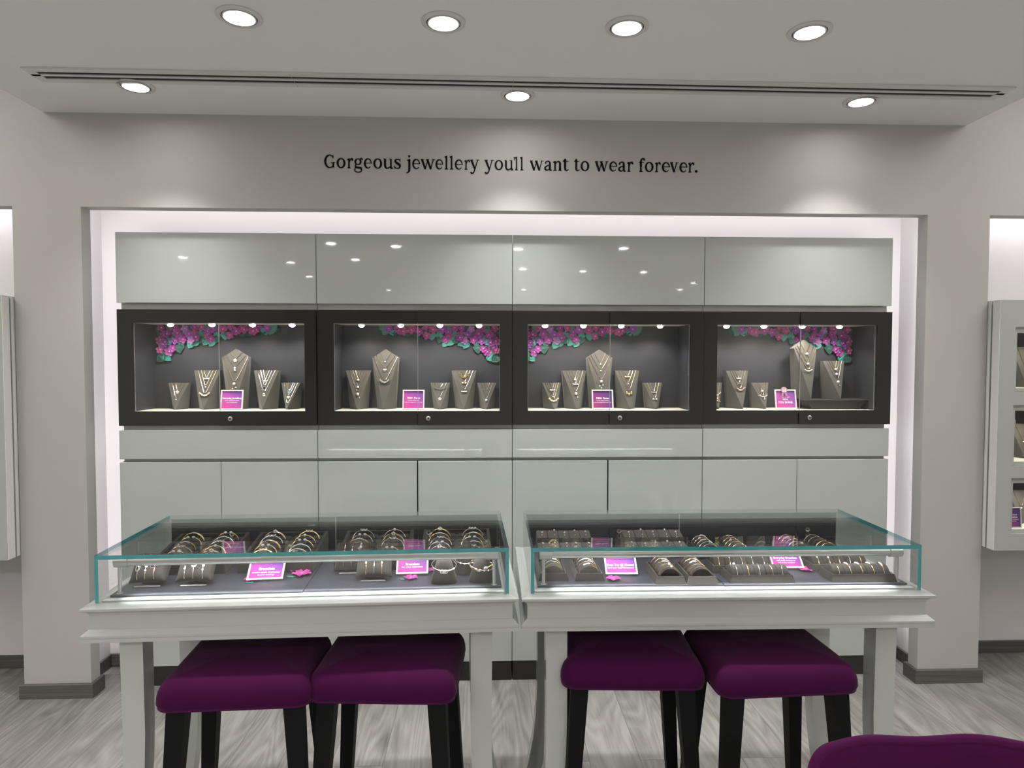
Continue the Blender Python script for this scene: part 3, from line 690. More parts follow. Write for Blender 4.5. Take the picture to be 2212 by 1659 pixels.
BUSTS = [
 (0, 'S', 388, 4, 'far left', [(.30, 'flower', 'rose'), (.60, 'dot', 'silver')]),
 (0, 'M', 449, 2, 'second from left', [(.20, 'bar', 'silver'), (.41, 'dot', 'gold'), (.62, 'cluster', 'rose')]),
 (0, 'T', 512, 3, 'central', [(.17, 'flower', 'silver'), (.30, 'double', 'silver'), (.56, 'tassel', 'rose')]),
 (0, 'M', 574, -4, 'fourth from left', [(.24, 'flower', 'silver'), (.41, 'ring', 'silver'), (.58, 'disc', 'silver')]),
 (0, 'S', 626, -6, 'far right', [(.33, 'blue', 'silver'), (.50, 'heart', 'rose'), (.82, 'drop', 'silver')]),
 (1, 'M', 776, 3, 'far left', [(.22, 'ball', 'gold'), (.40, 'ball', 'silver'), (.58, 'tassel', 'gold')]),
 (1, 'T', 832, -3, 'second from left', [(.20, 'dot', 'silver'), (.33, 'heart', 'gold'), (.54, 'cluster', 'silver')]),
 (1, 'S', 951, 0, 'third from left', [(.20, 'chevron', 'silver'), (.56, 'flower', 'silver')]),
 (1, 'M', 1003, 1, 'fourth from left', [(.17, 'links', 'gold'), (.32, 'bow', 'gold'), (.53, 'bar', 'silver')]),
 (1, 'S', 1050, -3, 'far right', [(.30, 'drop', 'rose'), (.62, 'ball', 'silver')]),
 (2, 'S', 1195, 8, 'far left', [(.26, 'bar', 'silver'), (.50, 'dot', 'gold'), (.66, 'cluster', 'gold')]),
 (2, 'M', 1243, 6, 'second from left', [(.21, 'ball', 'gold'), (.34, 'knot', 'silver'), (.57, 'tassel', 'gold')]),
 (2, 'T', 1297, 5, 'central', [(.24, 'dot', 'gold'), (.35, 'dot', 'gold'), (.52, 'tassel', 'rose')]),
 (2, 'M', 1356, 4, 'fourth from left', [(.15, 'bar', 'gold'), (.33, 'dot', 'gold'), (.55, 'trio', 'gold')]),
 (2, 'S', 1411, 2, 'far right', [(.34, 'bar', 'silver'), (.62, 'bow', 'gold')]),
 (3, 'S', 1545, 10, 'far left', [(.45, 'cluster', 'gold'), (.68, 'knot', 'gold')]),
 (3, 'M', 1596, 10, 'second from left', [(.19, 'bar', 'rose'), (.32, 'knot', 'silver'), (.49, 'cluster', 'gold')]),
 (3, 'S', 1645, 9, 'third from left', [(.28, 'ball', 'silver'), (.52, 'beads', 'gold'), (.70, 'drop', 'rose')]),
 (3, 'T', 1741, 12, 'fourth from left', [(.22, 'ball', 'gold'), (.39, 'ball', 'gold'), (.52, 'beads', 'gold')]),
 (3, 'M', 1804, 11, 'far right', [(.19, 'ball', 'gold'), (.32, 'ball', 'gold'), (.52, 'tassel', 'silver')]),
]
RZ = SH+.048
for c, sz, u, rot, word, ch in BUSTS:
    rs = c == 3 and u > 1700
    bust('T' if sz == 'T' else 'V', u, YB_+(-.035 if rs else 0), CASES[c], word, rot, ch, (RZ if rs else SH)+.0006, None, sz)
# riser in the last case
xr0, xr1 = at(1727, 864, 3.2).x, at(1868, 864, 3.2).x; cx = (xr0+xr1)/2; hw = (xr1-xr0)/2
t = thing('display_riser', 'dark slab riser on a tapered foot, right half of the rightmost wall case', 'riser', (cx, 3.208, SH+.0004))
MB().bbox(-hw, hw, -.062, .065, .040, .047, .0015).build('top_slab', M['suede2'], t)
MB().prism([(-hw*.72, 0), (hw*.72, 0), (hw*.9, .040), (-hw*.9, .040)], -.045, .05).build('foot', M['toe'], t)

# ------------------------------------------------------------------ sign cards
def sign(name, label, loc, rz, w, h, tilt, lines, card='carda', b=.007, group='framed price and promotion cards'):
    t = thing(name, label, 'sign', loc, (0, 0, rz), group)
    R = Matrix.Rotation(-tilt, 4, 'X')
    f = MB().frame(-w/2, w/2, 0, h, -w/2+b, w/2-b, b, h-b, -.006, 0).box(-w/2+.001, w/2-.001, 0, .002, .001, h-.001).build('frame', M['frame'], t)
    f.matrix_local = Matrix.Translation((0, 0, .0009)) @ R
    MB().box(-w/2+b+.0002, w/2-b-.0002, -.0014, -.0002, b+.0002, h-b-.0002).build('card', M[card], f)
    for s, sz, zz, bo in lines: text_mesh(s, sz, M['print'], 'lettering', f, (0, -.0018, zz), bold=bo)
    # strut behind
    MB().box(-w*.2, w*.2, h*math.sin(tilt)*.72+.004, h*math.sin(tilt)*.72+.006, 0, h*.7*math.cos(tilt)).build('strut', M['frame'], t)
    return t
YS = 3.165
def case_sign(u, label, lines, rz=0, card='carda', tilt=.22):
    p = at(u, 880, YS); return sign('promotion_card', label, (p.x, YS, SH), rz, .102, .094, tilt, lines, card, .006, 'cards in the wall cases')
case_sign(500, 'square pink-violet card reading Everyday Jewellery in the leftmost wall case', [('Everyday Jewellery', .0115, .055, .0003), ('find a statement piece', .0072, .044, .00005), ('as an investment', .0072, .035, .00005)], .03)
case_sign(893, 'square pink-violet card reading 7000+ Pieces in the second wall case from left', [('7000+ Pieces', .0115, .055, .0003), ('to see online daily', .0072, .044, .00005), ('click and collect from our shop', .0066, .035, .00005)], 0)
case_sign(1302, 'darker plum card reading 7000+ Pieces, before the central bust of the third wall case', [('7000+ Pieces', .0115, .053, .0003), ('to see every month', .0072, .042, .00005), ('click and collect from our shop', .0066, .033, .00005)], -.02, 'cardb')
s4 = case_sign(1698, 'square pink-violet card reading YOU SHINE, pink rosette on its top edge', [('You can just', .0078, .058, .0001), ('WIN.', .0125, .046, .0003), ('YOU SHINE.', .0135, .032, .0003)], -.04)
fr = [c for c in s4.children if c.name.startswith('frame')][0]
mb = MB().lathe([(.0001, 0), (.011, .0), (.0150, .001), (.0155, .002), (.0150, .003), (.0001, .003)], 22, T=Matrix.Translation((-.006, -.0065, .091)) @ Matrix.Rotation(PI/2, 4, 'X'))
for s in (-1, 1): mb.prism([(-.006+s*.002, .080), (-.006+s*.010, .080), (-.006+s*.015, .062), (-.006+s*.010, .064), (-.006+s*.005, .061)], -.0085, -.0075)
ro = mb.build('rosette', M['rosette'], fr)
for s, z in (('you can', .096), ('win with', .0905), ('our best', .085)): text_mesh(s, .0058, M['print'], 'lettering', ro, (-.006, -.0098, z), bold=.0002)

# ------------------------------------------------------------------ paper flower garlands
def flower_mesh(m):
    mb = MB()
    for k in range(5):
        a = 2*PI*k/5+.3; ca, sa = math.cos(a), math.sin(a)
        def P(r, t, y): return (r*ca-t*sa, y, r*sa+t*ca)
        mb.add([P(.002, 0, -.002), P(.009, -.0075, -.0025), P(.017, -.0068, -.0055), P(.0205, 0, -.0045), P(.017, .0068, -.0055), P(.009, .0075, -.0025), P(.012, 0, -.001)],
               [(0, 1, 6), (1, 2, 6), (2, 3, 6), (3, 4, 6), (4, 5, 6), (5, 0, 6)])
        mb.add([P(.002, 0, -.0005), P(.009, -.0075, -.001), P(.017, -.0068, -.004), P(.0205, 0, -.003), P(.017, .0068, -.004), P(.009, .0075, -.001)], [(0, 5, 4, 3, 2, 1)])
    mb.ball((0, -.003, 0), .0042, 8, 1, (1, .6, 1))
    return mb.mesh('flower', [M[m], M['flc']])
def leaf_mesh(m):
    mb = MB(); ol = [(0, -.021), (.010, -.012), (.016, -.001), (.014, .009), (.007, .014), (0, .010), (-.007, .014), (-.014, .009), (-.016, -.001), (-.010, -.012)]
    vs = [(x, -.0015-abs(x)*.18, z) for x, z in ol]+[(0, -.0005, -.003)]
    mb.add(vs, [(i, (i+1) % 10, 10) for i in range(10)])
    mb.add([(x, -.0005-abs(x)*.18, z) for x, z in ol], [tuple(range(9, -1, -1))])
    return mb.mesh('leaf', M[m])
FM = [flower_mesh(m) for m in ('fl1', 'fl2', 'fl3', 'fl4')]; LM = [leaf_mesh(m) for m in ('lf1', 'lf2', 'lf3')]
FL = [(135,115),(325,110),(465,130),(600,110),(700,110),(215,205),(165,222),(360,190),(410,240),(520,205),(605,195),(785,170),(865,135),(1000,140),(1100,100),(1190,165),(1265,120),(1300,145),(1420,162),(1475,150),(1500,100),(1620,125),(1090,225),(825,272),(620,248),(555,290),(440,282),(320,300),(120,295),(185,315),(150,345),(115,425),(240,450),(295,405),(780,215)]
LF = [(120,200,1),(430,200,2),(690,195,0),(910,210,0),(1020,215,0),(905,275,1),(750,305,0),(830,330,0),(680,285,1),(540,345,0),(595,320,0),(375,400,1),(210,390,1),(230,310,0),(150,390,1),(200,480,1),(150,510,0),(120,540,1),(200,528,0),(1365,180,1),(1240,190,1),(1130,160,2),(1540,150,1),(1580,150,0),(1670,165,2),(1740,140,1),(1700,110,2),(260,120,2),(530,130,1),(400,320,2),(310,250,2),(480,200,2),(700,240,2),(100,130,1),(760,110,2),(930,120,2),(1050,130,1),(1380,110,2),(655,150,1),(165,270,1),(415,392,0)]
COLF = {2: 3, 25: 3, 13: 2, 15: 0, 16: 2, 17: 2, 14: 2, 18: 2, 19: 2, 21: 1, 6: 0, 29: 1, 30: 1, 12: 1}
GL = ['trailing from the left corner of the leftmost wall case', 'trailing from the right corner of the second wall case', 'trailing from the left corner of the third wall case', 'hanging behind the tall bust in the rightmost wall case']
YG = CB-.006
for c in range(4):
    def X_(px): return at({0: px, 1: 1419.5-px, 2: px+787, 3: 2178.5-px}[c], 720, YG).x
    rr = random.Random(3)
    ox = X_(400)
    t = thing('flower_garland', f'magenta paper flower garland {GL[c]}', 'garland', (ox, YG, 1.6), group='paper flower garlands')
    lo, hi = at(OPN[c][0], 720, Q).x-.012, at(OPN[c][1], 720, Q).x+.012
    for k, (x, y, m) in enumerate(LF):
        p = at(330+x/6.506, 690+y/6.506, YG); xx = X_(330+x/6.506)
        s = rr.uniform(1.0, 1.35)*(.45 if k == len(LF)-1 else 1); r_ = rr.uniform(-1.2, 1.2)
        if not lo < xx < hi: continue
        put('leaf', LM[m], t, (xx-ox, .003-rr.uniform(0, .006), p.z-1.6), (0, r_, 0)).scale = (s, s, s)
    for k, (x, y) in enumerate(FL):
        p = at(330+x/6.506, 690+y/6.506, YG); xx = X_(330+x/6.506); s = rr.uniform(.92, 1.2); r_ = rr.uniform(0, 6)
        m = COLF.get(k, rr.choice((0, 0, 1, 2)))
        if not lo < xx < hi: continue
        put('flower', FM[m], t, (xx-ox, -.006-rr.uniform(0, .006), p.z-1.6), (rr.uniform(-.25, .25), r_, rr.uniform(-.25, .25))).scale = (s, s, s)

# ------------------------------------------------------------------ the two glass-topped counters
GW, GD, GZ, GB, RB = 1.129, .472, .9656, .8336, .7355
def pane_box(x0, x1, y0, y1, z0, z1, teal):
    """clear slab; the polished faces named in teal show the colour of the glass edge-on"""
    mb = MB().box(x0, x1, y0, y1, z0, z1)       # faces: bottom, top, front, back, left, right
    mb.m = [1 if k in teal else 0 for k in range(6)]; return mb
def counter(name, label, ox, oy, an, seam, lx):
    t = thing(name, label, 'display counter', (ox, oy, 0), (0, 0, an), 'glass-topped counters')
    prof = [(-.02, RB), (.027, RB), (.027, .7452), (.0252, .7460), (.0252, .7474), (.027, .7482), (.027, .7540), (.0125, .7665), (.0105, .7672), (.0100, .8030), (.0125, .8110), (.0200, .8190), (.0262, .8200), (.027, .8215), (.027, .8272), (.0255, .8285), (.0, .8334), (-.02, .8334)]
    MB().ringprof(0, GW, 0, GD, prof).build('apron', M['white'], t)
    MB().bbox(.012, GW-.012, .011, GD-.014, .8335, .8380, .001).build('deck', M['white'], t)
    for fx, x in ((-1, lx[0]), (1, lx[1])):
        for fy, y in ((-1, .045), (1, GD-.045)):
            secs = []
            for z, o, w in ((RB+.0005, 0, .062), (.60, -.001, .061), (.46, -.002, .060), (.36, .0, .059), (.27, .005, .057), (.18, .014, .055), (.09, .030, .053), (.03, .044, .052), (0, .051, .052)):
                secs.append((x+fx*o, y+fy*o*.8, z, w, w))
            MB().sweep(secs).build('leg', M['white'], t, True, 30)
    gm = [M['ctop'], M['gedge']]
    pane_box(0, GW, 0, GD, GZ-.0115, GZ, (2, 4, 5)).build('glass_top', gm, t)
    pane_box(.0103, GW-.0103, .0012, .0082, GB+.0006, GZ-.0118, ()).build('front_glass', gm, t)
    for xa in (0, GW-.010): pane_box(xa, xa+.010, 0, GD, GB+.0006, GZ-.0118, (2,)).build('side_glass', gm, t)
    for xa, xb, yo in ((.0104, seam, 0), (seam, GW-.0104, .006)):
        p = MB().box(xa, xb, GD-.013+yo*.6, GD-.008+yo*.6, .8384, GZ-.0122).build('rear_door', M['slate'], t)
    MB().box(seam-.0015, seam+.0015, GD-.0136, GD-.0131, .8386, GZ-.0125).build('door_edge', M['tube'], t)
    # light bar on two posts
    bz, by = .9325, .052
    b = MB().tube([(.062, by, bz), (GW-.062, by, bz)], .0122, 20).build('light_bar', M['tube'], t, True)
    MB().box(.07, GW-.07, by+.0095, by+.0140, bz-.0055, bz-.0017).build('led_lens', M['ledl'], b)
    for x0, x1 in ((.028, .066), (GW-.066, GW-.028)):
        MB().lathe([(.0135, 0), (.0152, .001), (.0152, x1-x0-.001), (.0135, x1-x0)], 22, T=Matrix.Translation((x0, by, bz)) @ Matrix.Rotation(PI/2, 4, 'Y')).build('end_cap', M['tube'], b, True)
        xc = x0+.012 if x0 < .5 else x1-.012
        MB().lathe([(.0048, .838), (.0048, .926)], 14, T=Matrix.Translation((xc, by, 0))).build('post', M['tube'], b, True)
        MB().lathe([(.0115, .8381), (.0115, .8415), (.010, .8435), (.0055, .8445)], 20, T=Matrix.Translation((xc, by, 0))).build('foot', M['tube'], b, True)
    lamp('AREA', t, (GW/2, by+.016, bz-.012), LEDB*.06, (1, .95, .90), (math.radians(40), 0, 0), shape='RECTANGLE', size=GW-.16, size_y=.008)
    lamp('AREA', t, (GW/2, by-.018, bz-.0155), LEDB*.62, (1, .98, .97), (math.radians(-6), 0, 0), shape='RECTANGLE', size=GW-.16, size_y=.008, spread=math.radians(48))
    return t
CLX, CLY, CLA = -1.0655, 1.8448, .0349
CRX, CRY, CRA = .1252, 1.8811, -.0086
counter('display_counter', 'left white glass-topped jewellery counter with bangle trays and cushions', CLX, CLY, CLA, .56, (.085, 1.052))
counter('display_counter', 'right white glass-topped jewellery counter full of grey bracelet rolls', CRX, CRY, CRA, .553, (.075, 1.040))
def inc(side, lx, ly, z):
    ox, oy, an = (CLX, CLY, CLA) if side == 'l' else (CRX, CRY, CRA)
    return (ox+lx*math.cos(an)-ly*math.sin(an), oy+lx*math.sin(an)+ly*math.cos(an), z)
for side, an, xs in (('l', CLA, (.022, .548, 1.112)), ('r', CRA, (.022, .567, 1.112))):
    for k in range(2):
        x0, x1 = xs[k], xs[k+1]-.0015
        w_ = (x1-x0)/2
        o = MB().bbox(-w_, w_, 0, GD-.055+(.006 if k == 0 else 0), 0, .0055, .0008).build('display_mat', M['mat_'], None, loc=inc(side, x0+w_, .034+(0 if (k == 0) == (side == 'l') else .004), .8383), rot=(0, 0, an))
        tag(o, f'dark slate mat lining the {"left" if k == 0 else "right"} half of the {"left" if side == "l" else "right"} counter', 'display mat', 'counter lining mats')
ZM = .8442

# ------------------------------------------------------------------ bangle trays in the left counter
TW, TD, HF, HB = .226, .245, .034, .064
def tray_meshes():
    f = MB(); s = math.atan2(HB-HF, TD); e = .010
    for xa in (-TW/2, TW/2-e): f.prism([(0, 0), (0, HF), (TD, HB), (TD, 0)], xa, xa+e, 'x')
    f.box(-TW/2+e, TW/2-e, 0, e, 0, HF+e*math.tan(s)*.5); f.box(-TW/2+e, TW/2-e, TD-e, TD, 0, HB-.001)
    p = MB(); p.prism([(e, 0), (e, HF-.016), (TD-e, HB-.016), (TD-e, 0)], -TW/2+e, TW/2-e, 'x')
    T = Matrix.Translation((0, e, HF-.016)) @ Matrix.Rotation(s, 4, 'X'); rows = []
    n = 6; pitch = (TD-2*e)/n/math.cos(s)
    for c in (-1, 1):
        for k in range(n):
            for q in range(3):
                xc = c*.052+(q-1)*.031
                p.bbox(xc-.0148, xc+.0148, pitch*k+.003, pitch*(k+1)-.004, -.001, .0085, .0015, 1, T=T)
    slots = [(T @ Vector((0, pitch*(k+1)-.0005, .006))) for k in range(n-1)]
    return f.mesh('frame', M['suede2']), p.mesh('pad', M['suede2']), slots
tf, tp, SLOTS = tray_meshes()
def band_mesh(kind, m):
    """bangle standing in a slot: the arc that shows above the pad"""
    R, Hh = .036, .030; mb = MB()
    def P(a): return (R*math.cos(a), 0, Hh*math.sin(a))
    if kind == 'open':
        for a0, a1 in ((.12, 1.32), (1.82, PI-.12)): mb.tube([P(a0+(a1-a0)*k/8) for k in range(9)], .0015, 6)
    else:
        mb.tube([P(.12+(PI-.24)*k/16) for k in range(17)], .0015 if kind != 'bold' else .0021, 6)
        if kind == 'cross': mb.tube([Vector(P(.5+(PI-1.0)*k/12))+Vector((0, -.003, -.004+.006*math.sin(PI*k/12)*(k/12))) for k in range(13)], .0012, 6)
    return mb.mesh('band', M[m], True)
def charm_mesh(kind, m):
    mb = MB(); z = .0305; B = mb.ball
    if kind == 'solitaire': B((0, -.0015, z), .0046, 10, 1); B((-.006, 0, z-.0008), .0024, 8, 0); B((.006, 0, z-.0008), .0024, 8, 0)
    elif kind == 'twin':
        for s in (-1, 1): B((s*.0085, -.001, z-.001), .0040, 10, 1, (1.4, 1, 1))
    elif kind == 'blossom':
        for k in range(5): B((.0045*math.cos(1.257*k+.3), -.002, z+.0045*math.sin(1.257*k+.3)), .0028, 8, 1)
        B((0, -.003, z), .0024, 8, 0)
    elif kind == 'row':
        for k in range(7): B((.0042*(k-3), -.001, z-.00035*(k-3)**2), .0024, 8, 1)
    elif kind == 'leaf':
        for k in range(5): B((.0046*(k-2), -.001, z+.0015*(-1)**k), .0029, 8, k % 2, (1.5, .7, .8))
    return mb.mesh('charm', [M[m], M['gem']], True)
KB = [('plain', 'solitaire'), ('open', 'twin'), ('cross', 'blossom'), ('plain', 'row'), ('bold', 'leaf'), ('open', 'leaf'), ('cross', 'row')]
BANDS, CHARMS = {}, {}
def bangle(Mx, bk, ck, m, label, group):
    if (bk, m) not in BANDS: BANDS[(bk, m)] = band_mesh(bk, m)
    if (ck, m) not in CHARMS: CHARMS[(ck, m)] = charm_mesh(ck, m)
    t = thing('bangle', label, 'bangle', group=group); t.matrix_world = Mx
    put('band', BANDS[(bk, m)], t); put('charm', CHARMS[(ck, m)], t)
CW = dict(solitaire='single stone', twin='stone tips', blossom='stone flower', row='row of stones', leaf='leafy charm')
SW = {'gold': 'gold', 'rose': 'rose gold', 'silver': 'silver'}
rr = random.Random(11)
TRAYN = ['leftmost', 'second', 'third', 'rightmost']
NTH = ['nearest', 'second nearest', 'middle', 'fourth nearest', 'farthest']
for k, (u, miss) in enumerate(((462, None), (633, None), (820, (1, 1)), (987, None))):
    px_ = at(u, 1142, 2.28).x
    wy = CLY+(px_-CLX)*math.tan(CLA)+GD-.016-TD-.004
    Mt = Matrix.Translation((px_+.006, wy, ZM)) @ Matrix.Rotation(CLA, 4, 'Z')
    t = thing('bangle_tray', f'sloping charcoal suede tray of bangles, {TRAYN[k]} of the four in the left counter', 'jewellery tray', group='bangle trays'); t.matrix_world = Mt
    put('frame', tf, t); put('pad', tp, t)
    for c in (0, 1):
        for r in range(5):
            if miss == (c, r): continue
            bk, ck = KB[(k*3+c*2+r*5+rr.randrange(2)) % len(KB)]; m = rr.choice(['gold', 'rose', 'silver', 'silver', 'gold'])
            s = SLOTS[r]
            Mb = Mt @ Matrix.Translation((-.054+.108*c+rr.uniform(-.003, .003), s.y, s.z-.0005)) @ Matrix.Rotation(rr.uniform(-.07, .07), 4, 'Z') @ Matrix.Rotation(-.30+rr.uniform(-.08, .08), 4, 'X')
            bangle(Mb, bk, ck, m, f'{SW[m]} bangle with {CW[ck]}, {NTH[r]} in {"left" if c == 0 else "right"} column of {TRAYN[k]} bangle tray', 'bangles in the trays')

# ------------------------------------------------------------------ bracelet cushions
PWd, PLn, PTh = .106, .092, .052
def pil(u, v, s=1, off=0):
    q = max(0, (1-abs(u)**3.2)*(1-abs(v)**2.6))**.5
    x = u*PWd/2*(1-.07*(1-u*u)*0-.05*(1-v*v)*abs(u)); y = v*PLn/2*(1-.06*(1-u*u))
    return Vector((x, y, s*(PTh/2*q)+off))
def cushion_mesh():
    mb = MB(); n = 18
    for s in (1, -1):
        vs = [pil(-1+2*i/n, -1+2*j/n, s) for j in range(n+1) for i in range(n+1)]
        mb.add(vs, [(j*(n+1)+i, j*(n+1)+i+1, (j+1)*(n+1)+i+1, (j+1)*(n+1)+i) for j in range(n) for i in range(n)])
    me = mb.mesh('cushion', M['suede2'], True, 180)
    bm = bmesh.new(); bm.from_mesh(me); bmesh.ops.remove_doubles(bm, verts=bm.verts[:], dist=1e-5); bmesh.ops.recalc_face_normals(bm, faces=bm.faces[:]); bm.to_mesh(me); bm.free()
    return me
cm = cushion_mesh()
TILT = math.radians(48)
def cushion(u, v, label, bl, word):
    p = atz(u, v, ZM)
    Mc = Matrix.Translation((p.x, p.y+.030, ZM+.046)) @ Matrix.Rotation(CLA, 4, 'Z') @ Matrix.Rotation(TILT, 4, 'X')
    t = thing('bracelet_cushion', label, 'bracelet cushion', group='bracelet cushions'); t.matrix_world = Mc
    put('cushion', cm, t)
    # small wedge stand and clear strip below
    Mi = Mc.inverted(); Mb = Mi @ Matrix.Translation((p.x, p.y, ZM)) @ Matrix.Rotation(CLA, 4, 'Z')
    MB().prism([(.030, .0), (.072, .0), (.066, .052)], -.028, .028, 'x', T=Mb).build('stand', M['suede2'], t)
    MB().bbox(-.036, .036, -.004, .001, .0006, .0045, .0008, T=Mb).build('clear_strip', M['acryl'], t)
    for k, (uu, m, kind, pos) in enumerate(bl):
        b = thing('bracelet', f'{SW[m]} bracelet with {kind[1]}, {pos} on {word}', 'bracelet', group='bracelets on the cushions'); b.matrix_world = Mc
        pts = [pil(uu, -.93+1.86*j/16, 1, .0016) for j in range(17)]
        MB().tube(pts, .0012, 6).build('chain', M[m], b, True)
        mb = MB(); c = pil(uu, -.12, 1, .003)
        if kind[0] == 'oval':
            mb.tube([(c.x+.0055*math.cos(2*PI*j/16), c.y+.018*math.sin(2*PI*j/16), c.z+.001) for j in range(16)], .0016, 6, closed=True); mb.ball((c.x, c.y-.002, c.z), .003, 8, 1)
        elif kind[0] == 'beads':
            for j in range(5): q = pil(uu, -.45+.28*j, 1, .002); mb.ball(q, .0045 if j % 2 else .003, 8, 1)
        elif kind[0] == 'bow':
            for s in (-1, 1): mb.tube([(c.x, c.y, c.z)]+[(c.x+s*(.006+.006*math.cos(a)), c.y+.006*math.sin(a)+.003*s, c.z+.001) for a in (PI*.8, PI*.4, 0, -PI*.4, -PI*.8)], .0017, 6)
            mb.ball(c, .003, 8, 1)
        elif kind[0] == 'flower':
            for j in range(6): mb.ball((c.x+.006*math.cos(1.05*j), c.y+.006*math.sin(1.05*j), c.z), .0034, 8, 1)
            mb.ball((c.x, c.y, c.z+.002), .0035, 8, 0)
        elif kind[0] == 'cuff': mb.tube([pil(uu, -.55+.7*j/8, 1, .0025) for j in range(9)], [.0015, .0026, .0032, .0036, .0036, .0032, .0028, .0022, .0015], 8)
        elif kind[0] == 'disc': mb.ball((c.x, c.y+.004, c.z), .0062, 12, 1, (1, 1, .5)); mb.tube([pil(uu, -.6+.5*j/5, 1, .0022) for j in range(6)], .002, 6)
        elif kind[0] == 'tips':
            for v0, v1 in ((-.42, -.08), (.1, .5)): mb.tube([pil(uu, v0+(v1-v0)*j/5, 1, .0028) for j in range(6)], [.0014, .0026, .0034, .0036, .003, .0016], 8)
        mb.build('charm', [M[m], M['gem']], b, True)
ov, bd, bw, fl, cf, ds, tp_ = ('oval', 'oval link'), ('beads', 'stone beads'), ('bow', 'ribbon bow'), ('flower', 'stone flower'), ('cuff', 'thick cuff'), ('disc', 'round disc'), ('tips', 'facing tips')
cushion(318, 1268, 'charcoal bracelet cushion at the left end of the left counter', [(-.5, 'silver', ov, 'left'), (-.08, 'gold', bd, 'middle'), (.38, 'rose', bw, 'right')], 'the leftmost cushion')
cushion(418, 1266, 'charcoal bracelet cushion second from the left end of the left counter', [(-.46, 'silver', cf, 'left'), (.0, 'rose', fl, 'middle'), (.5, 'silver', bd, 'right')], 'the second cushion from left')
cushion(759, 1239, 'charcoal bracelet cushion half hidden behind another, middle of the left counter', [(-.45, 'gold', ds, 'left'), (.0, 'rose', cf, 'middle'), (.48, 'gold', bd, 'right')], 'the half hidden rear cushion')
cushion(806, 1256, 'charcoal bracelet cushion in front of another, left of the small Bracelets card', [(-.40, 'gold', tp_, 'left'), (.05, 'silver', ds, 'middle'), (.48, 'gold', tp_, 'right')], 'the front middle cushion')

# ------------------------------------------------------------------ bangle cones
def cone_mesh():
    secs = [(.0005, .039, .031), (.004, .039, .031), (.094, .0125, .0105), (.096, .0115, .0095)]; mb = MB(); n = 20; vs = []
    for z, a, b in secs:
        for j in range(n):
            t = 2*PI*j/n; e = .72
            vs.append((a*math.copysign(abs(math.cos(t))**e, math.cos(t)), b*math.copysign(abs(math.sin(t))**e, math.sin(t)), z))
    mb.add(vs, [(i*n+j, i*n+(j+1) % n, (i+1)*n+(j+1) % n, (i+1)*n+j) for i in range(3) for j in range(n)]+[tuple(range(n-1, -1, -1)), tuple(range(3*n, 4*n))])
    return mb.mesh('bangle_cone', M['suede2'], True, 35)
con = cone_mesh()
def cone(u, v, label, rings):
    p = atz(u, v, ZM); o = put('bangle_cone', con, None, (p.x, p.y+.030, ZM), (0, 0, CLA)); tag(o, label, 'bangle stand', 'bangle cones')
    for (z, tx, ty, R, m, kind, lab) in rings:
        b = thing('bangle', lab, 'bangle', (p.x, p.y+.030, ZM+z), (tx, ty, CLA), 'bangles on the cones')
        g = .55 if kind == 'open' else 0
        pts = [(R*math.cos(-PI/2+g/2+(2*PI-g)*j/30), R*.86*math.sin(-PI/2+g/2+(2*PI-g)*j/30), (-.006*(j/30-.5) if g else 0)) for j in range(31 if g else 30)]
        MB().tube(pts, .0016, 7, closed=not g).build('band', M[m], b, True)
        mb = MB()
        if kind == 'knot':
            for j in range(3): mb.tube([(-.004+.005*j+.006*math.cos(2*PI*i/12), -R*.86-.0025, .006*math.sin(2*PI*i/12)) for i in range(12)], .0013, 6, closed=True)
            for j in range(6): a = -PI/2+.35+.13*j; mb.ball((R*math.cos(a), R*.86*math.sin(a), 0), .0025, 8, 1)
        elif kind == 'open':
            for q in (pts[0], pts[-1]): mb.ball(q, .0040, 10, 1, (1.7, 1, 1))
        else:
            for j in range(4): a = -PI/2-.5+.35*j; mb.ball((R*math.cos(a), R*.86*math.sin(a), 0), .0030, 8, 1)
        mb.build('charm', [M[m], M['gem']], b, True)
cone(1007, 1242, 'charcoal suede bangle cone set behind the two front cones', [(.045, .35, 0, .037, 'silver', 'beads', 'silver beaded bangle on the rear suede cone')])
cone(958, 1263, 'charcoal suede bangle cone right of the small Bracelets card', [(.050, .33, .06, .036, 'silver', 'knot', 'silver bangle with a knot charm on the left front cone')])
cone(1041, 1260, 'charcoal suede bangle cone at the right end of the left counter', [(.052, .38, -.12, .036, 'gold', 'open', 'gold open bangle with stone tips, upper one on the right front cone'), (.045, .22, .14, .036, 'rose', 'beads', 'rose gold bangle, lower one on the right front cone')])

